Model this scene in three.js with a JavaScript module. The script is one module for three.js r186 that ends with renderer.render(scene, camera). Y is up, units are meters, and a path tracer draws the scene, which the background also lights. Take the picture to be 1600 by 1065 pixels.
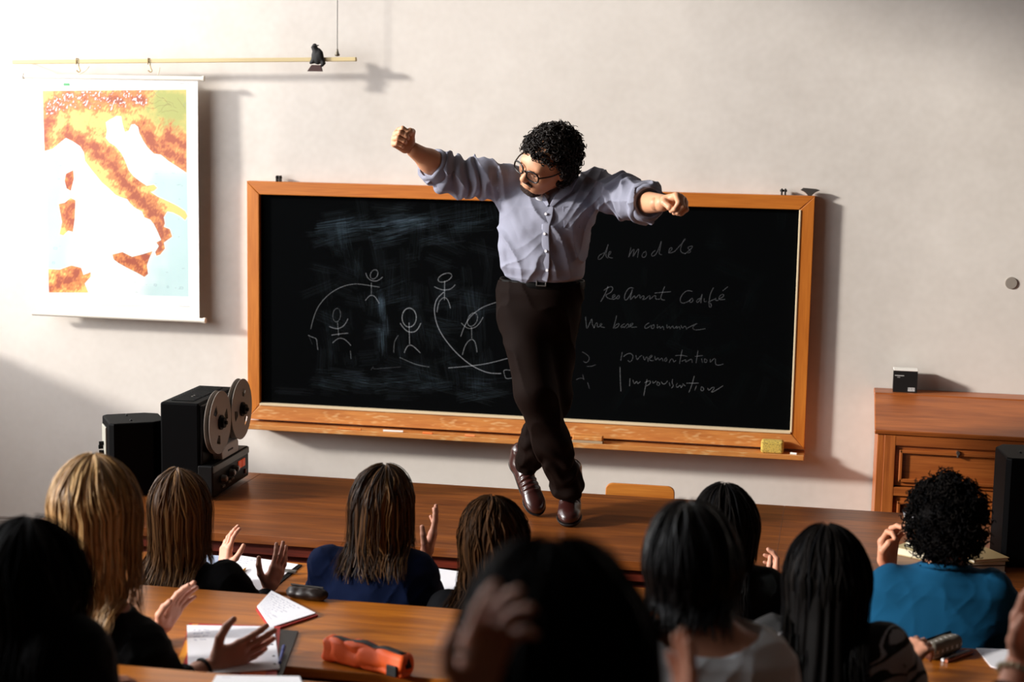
import * as THREE from 'three';
import { RoundedBoxGeometry } from 'three/addons/geometries/RoundedBoxGeometry.js';
import { ImprovedNoise } from 'three/addons/math/ImprovedNoise.js';
import { mergeGeometries } from 'three/addons/utils/BufferGeometryUtils.js';
import { RectAreaLightUniformsLib } from 'three/addons/lights/RectAreaLightUniformsLib.js';

// ------------------------------------------------------------------ camera, light, exposure
const scene = new THREE.Scene();
const FPX = 2575, CPX = 800, CPY = 532.5;
const rad = Math.PI / 180;
const CAM = new THREE.Vector3(0, 2.42, 7.85);
const FWD = new THREE.Vector3(), RGT = new THREE.Vector3(), DWN = new THREE.Vector3();
{
  const pi = 7.81 * rad, ro = -1.03 * rad, ya = 11.11 * rad;
  FWD.set(-Math.sin(ya) * Math.cos(pi), -Math.sin(pi), -Math.cos(ya) * Math.cos(pi));
  const r = new THREE.Vector3(Math.cos(ya), 0, -Math.sin(ya)), d = new THREE.Vector3().crossVectors(FWD, r);
  RGT.copy(r).multiplyScalar(Math.cos(ro)).addScaledVector(d, Math.sin(ro));
  DWN.copy(r).multiplyScalar(-Math.sin(ro)).addScaledVector(d, Math.cos(ro));
}
const camera = new THREE.PerspectiveCamera(2 * Math.atan(532.5 / FPX) / rad, 1600 / 1065, 0.05, 60);
camera.position.copy(CAM);
camera.quaternion.setFromRotationMatrix(new THREE.Matrix4().makeBasis(RGT, DWN.clone().negate(), FWD.clone().negate()));
camera.focus = 6.55; camera.userData.fStop = 2.6;

const renderer = new THREE.WebGLRenderer({ antialias: true });
renderer.toneMapping = THREE.LinearToneMapping;
renderer.toneMappingExposure = 0.93;
renderer.shadowMap.enabled = true;
RectAreaLightUniformsLib.init();

scene.background = new THREE.Color(0.62, 0.78, 1.0);       // daylight sky outside the windows
scene.backgroundIntensity = 1.4;
// low sun coming in through the tall windows of the left wall
const SUN_DIR = new THREE.Vector3(2.6, -0.9, -1.15).normalize();
const sun = new THREE.DirectionalLight(new THREE.Color(1.0, 0.95, 0.88), 5.9);
sun.position.set(-2, 1.2, 1.5).addScaledVector(SUN_DIR, -14); sun.target.position.set(-2, 1.2, 1.5);
sun.castShadow = true; sun.shadow.radius = 9; sun.shadow.mapSize.set(4096, 4096);
Object.assign(sun.shadow.camera, { left: -7, right: 7, top: 5, bottom: -5, near: 1, far: 30 });
scene.add(sun, sun.target);
// window openings of the left wall, [z0, z1]
const WIN = [[0.2, 4.2], [4.5, 6.4]], SILL = 1.38, HEAD = 4.85, LEFT_X = -5.0;
for (const [z0, z1] of WIN) {                              // sky seen through each window
  const a = new THREE.RectAreaLight(new THREE.Color(1.0, 0.97, 0.95), 4.6, z1 - z0 - 0.1, HEAD - SILL - 0.1);
  a.position.set(LEFT_X + 0.03, (SILL + HEAD) / 2, (z0 + z1) / 2);
  a.lookAt(0, (SILL + HEAD) / 2, (z0 + z1) / 2);
  scene.add(a);
}

// ------------------------------------------------------------------ helpers
const V = (x, y, z) => new THREE.Vector3(x, y, z);
const rayOf = (px, py) => FWD.clone().addScaledVector(RGT, (px - CPX) / FPX).addScaledVector(DWN, (py - CPY) / FPX);
const onZ = (px, py, z) => { const d = rayOf(px, py); return CAM.clone().addScaledVector(d, (z - CAM.z) / d.z); };
const onY = (px, py, y) => { const d = rayOf(px, py); return CAM.clone().addScaledVector(d, (y - CAM.y) / d.y); };
const iv = (x, y, z) => RGT.clone().multiplyScalar(x).addScaledVector(DWN, -y).addScaledVector(FWD, -z).normalize();
function rng(seed) { let s = seed >>> 0; return () => { s = (s + 0x6D2B79F5) | 0; let t = Math.imul(s ^ (s >>> 15), 1 | s); t = (t + Math.imul(t ^ (t >>> 7), 61 | t)) ^ t; return ((t ^ (t >>> 14)) >>> 0) / 4294967296; }; }
const perlin = new ImprovedNoise();
const N3 = (x, y, z) => perlin.noise(x + 31.7, y + 17.3, z + 57.1);
const fbm = (x, y, z, o = 4) => { let s = 0, a = 0.5; for (let i = 0; i < o; i++) { s += a * N3(x, y, z); x *= 2.03; y *= 2.03; z *= 2.03; a *= 0.5; } return s; };
const clamp = (x, a = 0, b = 1) => Math.min(b, Math.max(a, x));
const lerp = (a, b, t) => a + (b - a) * t;
const sstep = (a, b, x) => { const t = clamp((x - a) / (b - a)); return t * t * (3 - 2 * t); };
const taken = {};
function numbered(n) { if (!(n in taken)) { taken[n] = 0; return n; } taken[n]++; return n + '_' + String(taken[n]).padStart(3, '0'); }
function thing(name, label, category, base = V(0, 0, 0), group) {
  const o = new THREE.Group(); o.name = numbered(name); o.position.copy(base); scene.add(o);
  o.userData = { label, category }; if (group) o.userData.group = group; return o;
}
const baseOf = o => { const b = V(0, 0, 0); while (o && o !== scene) { b.add(o.position); o = o.parent; } return b; };
// geometry given in world coordinates, stored relative to the parent's base
function part(name, geo, mat, parent, label) {
  const b = baseOf(parent); geo.translate(-b.x, -b.y, -b.z);
  const m = new THREE.Mesh(geo, mat); m.name = name; m.castShadow = m.receiveShadow = true; parent.add(m);
  if (label) m.userData.label = label; return m;
}
function single(name, geo, mat, label, category, group) {    // a thing that is one mesh, its origin at its base
  geo.computeBoundingBox(); const bb = geo.boundingBox, c = bb.getCenter(V(0, 0, 0)); c.y = bb.min.y; geo.translate(-c.x, -c.y, -c.z);
  const m = new THREE.Mesh(geo, mat); m.name = numbered(name); m.position.copy(c); m.castShadow = m.receiveShadow = true; scene.add(m);
  m.userData = { label, category }; if (group) m.userData.group = group; return m;
}
function struct(name, geo, mat, parent = scene) {
  const m = new THREE.Mesh(geo, mat); m.name = name; m.castShadow = m.receiveShadow = true; parent.add(m);
  if (parent === scene) m.userData.kind = 'structure'; return m;
}
const toGeo = g => { const n = g.index ? g.toNonIndexed() : g; for (const k of Object.keys(n.attributes)) if (!['position', 'normal', 'uv'].includes(k)) n.deleteAttribute(k); return n; };
const merge = list => mergeGeometries(list.map(toGeo), false);
// uv in metres from the dominant side of each face; grain: axis that u runs along
function boxUV(g, grain = 'x') {
  g = g.index ? g.toNonIndexed() : g; const p = g.attributes.position, n = p.count, uv = new Float32Array(n * 2), gi = 'xyz'.indexOf(grain);
  const a = V(), b = V(), c = V();
  for (let i = 0; i < n; i += 3) {
    a.fromBufferAttribute(p, i); b.fromBufferAttribute(p, i + 1); c.fromBufferAttribute(p, i + 2);
    const nn = b.clone().sub(a).cross(c.clone().sub(a)), ax = [Math.abs(nn.x), Math.abs(nn.y), Math.abs(nn.z)];
    const d = ax.indexOf(Math.max(...ax)); let [u, v] = [0, 1, 2].filter(k => k !== d); if (v === gi) [u, v] = [v, u];
    [a, b, c].forEach((q, k) => { const e = q.toArray(); uv[(i + k) * 2] = e[u]; uv[(i + k) * 2 + 1] = e[v] + d * 0.37; });
  }
  g.setAttribute('uv', new THREE.BufferAttribute(uv, 2)); return g;
}
function box(x0, x1, y0, y1, z0, z1, r = 0.004, grain = 'x') {
  const w = Math.abs(x1 - x0), h = Math.abs(y1 - y0), d = Math.abs(z1 - z0); r = Math.min(r, w * 0.45, h * 0.45, d * 0.45);
  const g = r > 0 ? new RoundedBoxGeometry(w, h, d, 2, r) : new THREE.BoxGeometry(w, h, d);
  g.translate((x0 + x1) / 2, (y0 + y1) / 2, (z0 + z1) / 2); return boxUV(g, grain);
}
function flipFaces(g) { if (g.index) { const a = g.index.array; for (let i = 0; i < a.length; i += 3) { const t = a[i]; a[i] = a[i + 1]; a[i + 1] = t; } } else for (const k of Object.keys(g.attributes)) { const b = g.attributes[k], n = b.itemSize, a = b.array; for (let i = 0; i < b.count; i += 3) for (let c = 0; c < n; c++) { const t = a[i * n + c]; a[i * n + c] = a[(i + 1) * n + c]; a[(i + 1) * n + c] = t; } } return g; }
function frameGeo(g, o, X, Y, Z) { const m = new THREE.Matrix4().makeBasis(X, Y, Z).setPosition(o); g.applyMatrix4(m); if (m.determinant() < 0) flipFaces(g); return g; }
function tube(pts, r, seg = 24, sides = 8, closed = false) { return new THREE.TubeGeometry(new THREE.CatmullRomCurve3(pts, closed), seg, r, sides, closed); }
function cyl(a, b, r0, r1 = r0, n = 20) {
  const d = b.clone().sub(a), g = new THREE.CylinderGeometry(r1, r0, d.length(), n); g.translate(0, d.length() / 2, 0);
  g.applyQuaternion(new THREE.Quaternion().setFromUnitVectors(V(0, 1, 0), d.normalize())); g.translate(a.x, a.y, a.z); return g;
}

// ------------------------------------------------------------------ textures and materials
function dataTex(w, h, f, srgb = true, rep = [1, 1]) {
  const d = new Uint8Array(w * h * 4);
  for (let y = 0; y < h; y++) for (let x = 0; x < w; x++) { const c = f(x / w, y / h, x, y), i = (y * w + x) * 4; d[i] = clamp(c[0], 0, 255); d[i + 1] = clamp(c[1], 0, 255); d[i + 2] = clamp(c[2], 0, 255); d[i + 3] = 255; }
  const t = new THREE.DataTexture(d, w, h, THREE.RGBAFormat); t.wrapS = t.wrapT = THREE.RepeatWrapping; t.magFilter = THREE.LinearFilter; t.minFilter = THREE.LinearMipmapLinearFilter; t.generateMipmaps = true;
  if (srgb) t.colorSpace = THREE.SRGBColorSpace; t.repeat.set(...rep); t.needsUpdate = true; return t;
}
const mix3 = (a, b, t) => [lerp(a[0], b[0], t), lerp(a[1], b[1], t), lerp(a[2], b[2], t)];
// noise that tiles on [0,1)^2
function tile(u, v, fu, fv, s) { const a = N3(u * fu, v * fv, s), b = N3((u - 1) * fu, v * fv, s), c = N3(u * fu, (v - 1) * fv, s), d = N3((u - 1) * fu, (v - 1) * fv, s); const w = x => x * x * (3 - 2 * x); return lerp(lerp(a, b, w(u)), lerp(c, d, w(u)), w(v)); }
function woodMat(light, dark, { seed = 0, size = 1.2, rough = 0.4, worn = 0, wornCol = [205, 160, 105], coat = 0 } = {}) {
  const map = dataTex(384, 384, (u, v) => {
    const warp = tile(u, v, 2, 5, seed) * 0.12, rings = 0.5 + 0.5 * Math.sin((v + warp) * 6.2832 * 7 + 4 * tile(u, v, 1.5, 9, seed + 3));
    const fine = tile(u, v, 10, 190, seed + 5), mid = tile(u, v, 4, 45, seed + 8);
    let c = mix3(light, dark, clamp(0.25 + 0.35 * rings * 0.7 + 0.5 * mid + 0.55 * fine));
    if (worn) { const w = sstep(0.02, 0.3, 0.7 * tile(u, v, 5, 14, seed + 21) + 0.6 * tile(u, v, 16, 60, seed + 22) + (worn - 0.5)); c = mix3(c, wornCol, w * 0.75); }
    return c;
  }, true, [1 / size, 1 / size]);
  const o = { map, roughness: rough };
  return coat ? new THREE.MeshPhysicalMaterial({ ...o, clearcoat: coat, clearcoatRoughness: 0.25 }) : new THREE.MeshStandardMaterial(o);
}
const mat = (color, roughness = 0.7, extra = {}) => new THREE.MeshStandardMaterial({ color, roughness, ...extra });
const phys = (color, roughness, extra = {}) => new THREE.MeshPhysicalMaterial({ color, roughness, ...extra });
const clothBump = dataTex(256, 256, (u, v, x, y) => { const k = 128 + 60 * Math.sin(x * Math.PI / 2) * Math.sin(y * Math.PI / 2) + 40 * tile(u, v, 40, 40, 3); return [k, k, k]; }, false, [60, 60]);
const plaster = dataTex(1024, 1024, (u, v) => { const n = 6 * tile(u, v, 6, 6, 1) + 5 * tile(u, v, 24, 24, 2) + 4 * tile(u, v, 90, 90, 4); return [219 + n, 212 + n * 1.05, 204 + n * 1.1]; }, true, [1 / 3, 1 / 3]);
const plasterBump = dataTex(512, 512, (u, v) => { const n = 128 + 60 * tile(u, v, 12, 12, 7) + 45 * tile(u, v, 50, 50, 9) + 30 * tile(u, v, 120, 120, 2); return [n, n, n]; }, false, [1 / 1.5, 1 / 1.5]);
const M = {
  wall: new THREE.MeshStandardMaterial({ map: plaster, roughness: 0.95, bumpMap: plasterBump, bumpScale: 0.0007 }),
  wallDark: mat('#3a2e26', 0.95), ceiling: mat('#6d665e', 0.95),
  deskTop: woodMat([150, 84, 30], [82, 38, 10], { seed: 4, size: 1.4, rough: 0.4, worn: 0.12, wornCol: [170, 112, 58], coat: 0.2 }),
  deskFront: woodMat([120, 40, 18], [70, 20, 10], { seed: 14, rough: 0.45 }),
  frame: woodMat([206, 124, 44], [168, 88, 24], { seed: 24, rough: 0.42 }),
  frameWorn: woodMat([208, 138, 66], [172, 100, 40], { seed: 25, rough: 0.6, worn: 0.46, wornCol: [218, 176, 124], size: 0.6 }),
  cabinet: woodMat([182, 102, 44], [122, 58, 18], { seed: 34, rough: 0.42, coat: 0.15 }),
  chair: woodMat([204, 128, 50], [168, 90, 28], { seed: 44, rough: 0.4 }),
  rowDesk: woodMat([188, 110, 24], [126, 64, 8], { seed: 54, size: 1.3, rough: 0.4, worn: 0.1, wornCol: [180, 120, 60], coat: 0.25 }),
  floor: woodMat([120, 84, 52], [86, 56, 32], { seed: 64, rough: 0.6 }),
  black: phys('#060607', 0.6, { specularIntensity: 0.3 }), blackGloss: phys('#060607', 0.35, { specularIntensity: 0.5 }), metal: mat('#8d8a86', 0.35, { metalness: 0.9 }), steelDark: mat('#3a3836', 0.45, { metalness: 0.7 }),
  white: mat('#e9e6e0', 0.7), paper: mat('#f2f2f6', 0.85), paperEdge: mat('#f0e6cc', 0.85),
  skin: phys('#c98b6c', 0.55, { sheen: 0.15, sheenRoughness: 0.5 }), skinPale: phys('#d3977c', 0.55, { sheen: 0.15, sheenRoughness: 0.5 }),
};
console.log('base ok');
// ------------------------------------------------------------------ the room
const WALL_TOP = 5.6, RIGHT_X = 3.4, BACK_Z = 12.5;
{ // front wall: one slab, with a soft grey smudge or two where the photograph shows them
  const g = new THREE.BoxGeometry(RIGHT_X - LEFT_X + 0.8, WALL_TOP + 1, 0.3); g.translate((RIGHT_X + LEFT_X) / 2, WALL_TOP / 2, -0.15);
  struct('wall_front', boxUV(g), M.wall);
}
{ // left wall: piers, sill wall and lintel round three tall window openings
  const T = 0.32, x1 = LEFT_X, x0 = LEFT_X - T, gs = [];
  gs.push(box(x0, x1, -0.5, SILL, 0, BACK_Z, 0), box(x0, x1, HEAD, WALL_TOP, 0, BACK_Z, 0));
  let z = 0; for (const [a, b] of [...WIN, [BACK_Z, BACK_Z]]) { if (a > z) gs.push(box(x0, x1, SILL, HEAD, z, a, 0)); z = b; }
  struct('wall_left', merge(gs), M.wall);
  WIN.forEach(([a, b], i) => {
    const f = [], xm = LEFT_X - 0.2, w = 0.05;
    f.push(box(xm - 0.03, xm + 0.03, SILL, SILL + w, a, b), box(xm - 0.03, xm + 0.03, HEAD - w, HEAD, a, b), box(xm - 0.03, xm + 0.03, SILL, HEAD, a, a + w), box(xm - 0.03, xm + 0.03, SILL, HEAD, b - w, b), );
    const nP = b - a > 2 ? 4 : 2; for (let k = 1; k < nP; k++) { const zz = lerp(a, b, k / nP); f.push(box(xm - 0.02, xm + 0.02, SILL, HEAD, zz - 0.02, zz + 0.02)); }
    const wn = struct('window_' + (i + 1), merge(f), M.white);
    for (let k = 0; k < nP; k++) struct('pane', box(xm - 0.004, xm + 0.004, SILL + w, HEAD - w, lerp(a, b, k / nP) + (k ? 0.02 : w), lerp(a, b, (k + 1) / nP) - (k < nP - 1 ? 0.02 : w), 0), phys('#ffffff', 0.02, { transmission: 1, thickness: 0, ior: 1.45 }), wn);
  });
}
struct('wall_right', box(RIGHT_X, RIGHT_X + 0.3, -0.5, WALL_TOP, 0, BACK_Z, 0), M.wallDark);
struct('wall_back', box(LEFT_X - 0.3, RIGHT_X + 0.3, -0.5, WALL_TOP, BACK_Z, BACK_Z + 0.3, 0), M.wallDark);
struct('ceiling', box(LEFT_X - 0.3, RIGHT_X + 0.3, WALL_TOP, WALL_TOP + 0.3, -0.3, BACK_Z + 0.3, 0), M.ceiling);
const ROWFLOOR = [0, 0.16, 0.34, 0.56, 0.8], STEP_Z = [3.02, 4.02, 5.1, 6.4];
{ // lecture-hall floor rising in steps towards the back
  const gs = [box(LEFT_X, RIGHT_X, -0.3, 0, 0, STEP_Z[0], 0)];
  for (let i = 0; i < 4; i++) gs.push(box(LEFT_X, RIGHT_X, -0.3, ROWFLOOR[i + 1], STEP_Z[i], i < 3 ? STEP_Z[i + 1] : BACK_Z, 0));
  struct('floor', merge(gs), M.floor);
}
struct('baseboard_front', merge([box(LEFT_X, 0.2, 0, 0.25, 0, 0.022, 0.004), box(LEFT_X, 0.2, 0.25, 0.268, 0, 0.014, 0.004)]), mat('#9a9088', 0.6));

// ------------------------------------------------------------------ blackboard
{
  const X0 = -2.887, X1 = -0.108, Y0 = 0.872, Y1 = 2.074, ix0 = -2.82, ix1 = -0.176, iy0 = 0.953, iy1 = 2.006, zf = 0.06;
  const t = thing('blackboard', 'large blackboard with chalk stick figures and writing in an orange wooden frame', 'blackboard', V((X0 + X1) / 2, Y0, 0));
  const W = 2048, Hh = 816, cv = document.createElement('canvas'); cv.width = W; cv.height = Hh; const c = cv.getContext('2d');
  c.fillStyle = '#020304'; c.fillRect(0, 0, W, Hh);
  const bx = (px, py) => { const p = onZ(px, py, 0.035); return [(p.x - ix0) / (ix1 - ix0) * W, (iy1 - p.y) / (iy1 - iy0) * Hh]; };
  const r = rng(11);
  // chalk dust wiped about by the duster: soft irregular swipes
  const swipe = (px, py, len, w, ang, al) => { const [x, y] = bx(px, py); c.save(); c.translate(x, y); c.rotate(ang); for (let k = 0; k < 14; k++) { c.fillStyle = `rgba(120,150,172,${al * 1.9 * (0.3 + 0.7 * r())})`; c.fillRect(-len / 2 + (r() - 0.5) * 20, -w / 2 + k * w / 14 + (r() - 0.5) * 4, len * (0.6 + 0.4 * r()), w / 14 * (0.6 + r())); } c.restore(); };
  for (let i = 0; i < 130; i++) { const a = r(), px = 500 + 270 * r(), py = 325 + 300 * r(); swipe(px, py, 40 + 130 * r(), 24 + 40 * r(), a < 0.6 ? 1.45 + 0.4 * (r() - 0.5) : (r() - 0.5) * 0.8, 0.028); }
  for (let i = 0; i < 26; i++) swipe(520 + 240 * r(), 330 + 50 * r(), 90 + 140 * r(), 16 + 26 * r(), -0.35 + 0.3 * r(), 0.05);
  for (let i = 0; i < 26; i++) swipe(450 + 330 * r(), 575 + 45 * r(), 60 + 120 * r(), 24 + 26 * r(), (r() - 0.5) * 0.5, 0.04);
  for (let i = 0; i < 10; i++) swipe(595 + 10 * r(), 470 + 70 * r(), 90, 26, 1.5, 0.055);
  for (let i = 0; i < 22; i++) swipe(950 + 270 * r(), 340 + 290 * r(), 60 + 120 * r(), 20 + 40 * r(), r() * 3, 0.008);
  const chalk = (pts, w = 3.2, al = 0.62, toPx = p => p) => {
    const q = pts.map(p => bx(...toPx(p)));
    for (let pass = 0; pass < 3; pass++) { c.strokeStyle = `rgba(214,218,224,${al * [0.35, 0.45, 0.5][pass]})`; c.lineWidth = w * [1.5, 1, 0.55][pass]; c.lineCap = c.lineJoin = 'round'; c.beginPath(); c.moveTo(...q[0]); if (q.length === 2) c.lineTo(...q[1]); for (let i = 1; i < q.length - 1; i++) { const m = i === q.length - 2 ? q[i + 1] : [(q[i][0] + q[i + 1][0]) / 2, (q[i][1] + q[i + 1][1]) / 2]; c.quadraticCurveTo(...q[i], ...m); } c.stroke(); }
    c.fillStyle = 'rgba(2,3,4,0.5)'; for (let i = 0; i < q.length * 6; i++) { const k = Math.floor(r() * (q.length - 1)), f = r(); c.fillRect(lerp(q[k][0], q[k + 1][0], f) + (r() - 0.5) * w * 2, lerp(q[k][1], q[k + 1][1], f) + (r() - 0.5) * w * 2, 1.6, 1.6); }
  };
  const oval = (cx, cy, a, b, rot) => Array.from({ length: 17 }, (_, i) => { const t0 = i / 15 * 6.2832 - 1.2, x = a * Math.cos(t0), y = b * Math.sin(t0); return [cx + x * Math.cos(rot) - y * Math.sin(rot), cy + x * Math.sin(rot) + y * Math.cos(rot)]; });
  // stick figures; coordinates read off an enlargement (4.706 x, from 470, 400)
  const A = p => [470 + p[0] / 4.706, 400 + p[1] / 4.706], st = (pts, w = 3.2, al = 0.62) => chalk(pts, w * 0.85, al * 0.82, A);
  st(oval(547, 138, 26, 36, 0.5)); st([[487, 130], [495, 165], [540, 190], [585, 182], [608, 158]]); st([[527, 200], [527, 285]], 3, 0.5); st([[484, 326], [505, 298], [530, 286], [560, 302], [582, 346]]);
  st([[585, 230], [500, 216], [400, 203], [290, 232], [190, 300], [110, 410], [85, 530]], 3, 0.55); st([[68, 578], [95, 592], [128, 600], [130, 640], [136, 680]], 3.2, 0.6); st([[68, 578], [95, 640]], 2, 0.25);
  st(oval(274, 432, 29, 50, 0.1), 3, 0.45); st([[220, 514], [265, 535], [315, 520], [345, 485], [355, 460]]); st([[280, 485], [288, 580]], 3, 0.5); st([[238, 576], [300, 566], [356, 562]]); st([[244, 632], [275, 603], [305, 596], [345, 612], [376, 650]]); st([[374, 690], [378, 745]], 3, 0.45);
  st(oval(803, 450, 53, 70, 0), 3.6, 0.75); st([[738, 492], [770, 540], [815, 560], [865, 545], [887, 492]], 3.4, 0.7); st([[802, 488], [806, 640]], 3.2, 0.65); st([[768, 702], [780, 665], [810, 643], [845, 665], [883, 704]], 3.4, 0.7); st([[722, 580], [700, 612], [692, 640], [690, 700]], 3, 0.45);
  st(oval(1064, 162, 54, 28, -0.4), 3.4, 0.7); st([[1062, 188], [1060, 322]], 3.2, 0.65); st([[988, 228], [1030, 250], [1080, 252], [1118, 240], [1138, 214]]); st([[1006, 410], [1015, 345], [1040, 312], [1065, 302], [1092, 330], [1104, 382]]); 
  st([[1055, 268], [1010, 300], [985, 370], [990, 450], [1020, 540], [1080, 630], [1160, 720], [1260, 800], [1360, 845], [1420, 854], [1472, 854]], 3.6, 0.72); st([[1545, 832], [1488, 818], [1500, 870], [1512, 898], [1570, 882]], 3, 0.6);
  st(oval(1265, 465, 34, 52, 0.45), 3.2, 0.6); st([[1180, 585], [1200, 520], [1250, 440], [1320, 385], [1385, 356], [1440, 340]], 3.2, 0.62); st([[1185, 490], [1215, 525], [1265, 532], [1315, 500], [1342, 448]], 3, 0.55); st([[1258, 520], [1260, 604]], 3, 0.55); st([[1192, 718], [1205, 660], [1240, 612], [1270, 606], [1292, 640], [1298, 698]], 3.2, 0.6);
  st([[735, 738], [800, 768], [870, 795], [948, 806]], 3, 0.45); st([[1090, 813], [1200, 805], [1330, 790], [1430, 770], [1520, 745]], 3.2, 0.65); st([[524, 828], [545, 795], [535, 824], [640, 812], [740, 806]], 2.4, 0.25);
  // handwriting; coordinates read off an enlargement (4.096 x, from 900, 360)
  const B = p => [900 + p[0] / 4.096, 360 + p[1] / 4.096], wr = (al, ...ss) => ss.forEach(s => chalk(s, 2.3, al * 0.72, B));  // alpha lowered: the shade on this side is put into the chalk strokes
  wr(0.42, [[178, 150], [150, 158], [134, 185], [145, 194], [170, 175], [190, 130], [205, 86], [190, 140], [185, 178], [200, 182]], [[200, 170], [222, 150], [214, 136], [200, 160], [205, 182], [230, 182]]);
  wr(0.42, [[345, 118], [340, 150], [328, 186], [350, 140], [368, 122], [362, 155], [358, 178], [382, 136], [398, 122], [390, 160], [388, 178]], [[440, 140], [420, 150], [414, 176], [432, 180], [448, 160], [440, 140]], [[500, 135], [478, 150], [476, 172], [500, 168], [525, 120], [543, 62], [530, 130], [522, 160], [540, 162]], [[585, 150], [612, 128], [600, 112], [585, 135], [590, 158], [625, 140]], [[625, 140], [665, 95], [695, 62], [685, 62], [662, 110], [660, 150], [690, 155]], [[690, 155], [725, 130], [742, 105], [712, 112], [705, 122], [730, 138], [715, 152], [700, 150]]);
  wr(0.5, [[200, 362], [185, 410], [155, 455]], [[175, 385], [210, 358], [236, 368], [220, 400], [180, 415], [205, 440], [225, 440]], [[225, 435], [250, 420], [240, 408], [225, 425], [232, 446], [255, 432], [268, 412], [276, 425], [262, 445], [255, 432]], [[362, 372], [340, 362], [310, 400], [302, 440], [318, 450], [345, 410], [358, 370], [345, 420], [340, 448], [362, 425], [372, 415], [372, 440], [392, 415], [405, 412], [400, 440], [425, 415], [432, 430], [415, 445], [440, 440], [460, 418], [470, 420], [462, 448], [490, 420], [505, 415], [500, 445], [530, 440]], [[560, 362], [545, 400], [530, 446], [560, 446]], [[498, 402], [545, 398], [598, 394]]);
  wr(0.5, [[735, 392], [710, 382], [675, 405], [655, 445], [668, 468], [700, 462], [725, 445]], [[735, 435], [716, 445], [722, 466], [745, 450], [735, 435]], [[785, 435], [762, 445], [765, 466], [785, 450], [802, 398], [792, 440], [790, 464]], [[812, 438], [806, 462], [825, 455]], [[870, 370], [850, 400], [840, 470], [846, 496], [860, 485], [850, 462], [830, 460], [880, 440]], [[885, 435], [878, 455], [900, 448]], [[905, 440], [940, 425], [930, 405], [905, 425], [905, 448], [942, 442]], [[930, 388], [960, 364]]);
  wr(0.46, [[58, 552], [62, 600], [66, 632], [85, 590], [100, 556], [98, 600], [112, 620]], [[112, 620], [122, 590], [135, 588], [130, 618], [150, 612], [165, 596], [152, 592], [148, 615], [178, 618]], [[255, 545], [245, 590], [230, 632], [250, 600], [275, 590], [262, 620], [245, 622]], [[305, 595], [285, 605], [280, 622], [305, 610], [300, 625], [320, 600], [330, 592], [335, 615], [318, 622]], [[335, 615], [362, 600], [352, 588], [338, 605], [348, 620], [382, 615]]);
  wr(0.46, [[460, 590], [440, 600], [430, 622], [450, 625], [475, 605]], [[490, 600], [472, 612], [482, 630], [498, 614], [490, 600]], [[515, 600], [510, 632], [530, 604], [532, 630], [552, 602], [555, 632]], [[575, 602], [572, 632], [592, 604], [594, 632], [612, 602], [618, 632], [640, 605], [636, 630], [655, 605], [658, 630]], [[665, 605], [670, 632], [692, 600], [700, 630]], [[705, 622], [748, 600], [772, 592], [745, 605], [735, 625], [760, 638], [818, 626]]);
  wr(0.42, [[38, 772], [75, 790], [85, 820], [60, 845], [45, 830]], [[68, 862], [95, 866], [122, 852]], [[0, 945], [30, 930], [45, 940]], [[40, 915], [48, 945]], [[72, 965], [82, 1000]]);
  wr(0.5, [[290, 775], [282, 825]], [[300, 800], [330, 775], [362, 790], [355, 825], [335, 838], [328, 825]], [[378, 795], [384, 830], [400, 800], [415, 795]], [[425, 800], [430, 832], [445, 800], [455, 808], [455, 832]], [[460, 815], [485, 800], [475, 790], [460, 810], [470, 830], [490, 826]], [[498, 800], [500, 832], [520, 802], [525, 830], [545, 802], [550, 830]], [[570, 808], [555, 820], [568, 835], [578, 818], [570, 808]], [[590, 838], [600, 812], [615, 820], [618, 840], [632, 825]], [[672, 760], [660, 810], [655, 845]], [[630, 795], [680, 790], [702, 800]], [[670, 830], [700, 815], [690, 840], [720, 820], [735, 815], [735, 838]], [[772, 765], [765, 810], [760, 840]], [[755, 800], [800, 795]], [[795, 815], [800, 838]], [[815, 815], [808, 835], [825, 840], [832, 820], [815, 815]], [[850, 820], [845, 845], [870, 815], [885, 812], [880, 850], [905, 858], [932, 848]]);
  wr(0.62, [[277, 868], [277, 940], [283, 1018]], [[340, 940], [338, 985]], [[360, 950], [365, 980], [385, 950], [388, 978], [405, 958]], [[448, 945], [438, 990], [428, 1045]], [[435, 965], [470, 945], [470, 975], [445, 985]], [[485, 955], [482, 980], [505, 955]], [[515, 960], [508, 980], [525, 985], [532, 965], [515, 960]], [[540, 960], [555, 990], [578, 955]], [[590, 965], [594, 985]], [[610, 945], [605, 965], [620, 985], [605, 998]], [[640, 970], [630, 985], [642, 998], [660, 975], [665, 995]], [[665, 995], [680, 980], [672, 968], [690, 985]], [[748, 925], [735, 980], [715, 1025]], [[700, 968], [775, 968]], [[762, 985], [752, 1012]], [[795, 990], [785, 1012], [805, 1018], [812, 998], [795, 990]], [[835, 1000], [838, 1020], [865, 990], [880, 998], [850, 1030], [890, 1012], [930, 985]]);
  const tex = new THREE.CanvasTexture(cv); tex.colorSpace = THREE.SRGBColorSpace; tex.anisotropy = 8;
  const sg = new THREE.BoxGeometry(ix1 - ix0 + 0.02, iy1 - iy0 + 0.02, 0.02); sg.translate((ix0 + ix1) / 2, (iy0 + iy1) / 2, 0.025);
  part('writing_surface', sg, phys('#ffffff', 0.9, { map: tex, specularIntensity: 0.08 }), t, 'black slate with chalk drawings and handwriting');
  const rail = (pts, m, gr) => { const s = new THREE.Shape(pts.map(p => new THREE.Vector2(...p))); const g = new THREE.ExtrudeGeometry(s, { depth: zf - 0.008, bevelEnabled: true, bevelSize: 0.004, bevelThickness: 0.004, bevelSegments: 2 }); g.translate(0, 0, 0.004); return part('frame_rail', boxUV(g, gr), m, t); };
  const e = 0.0045;
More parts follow.
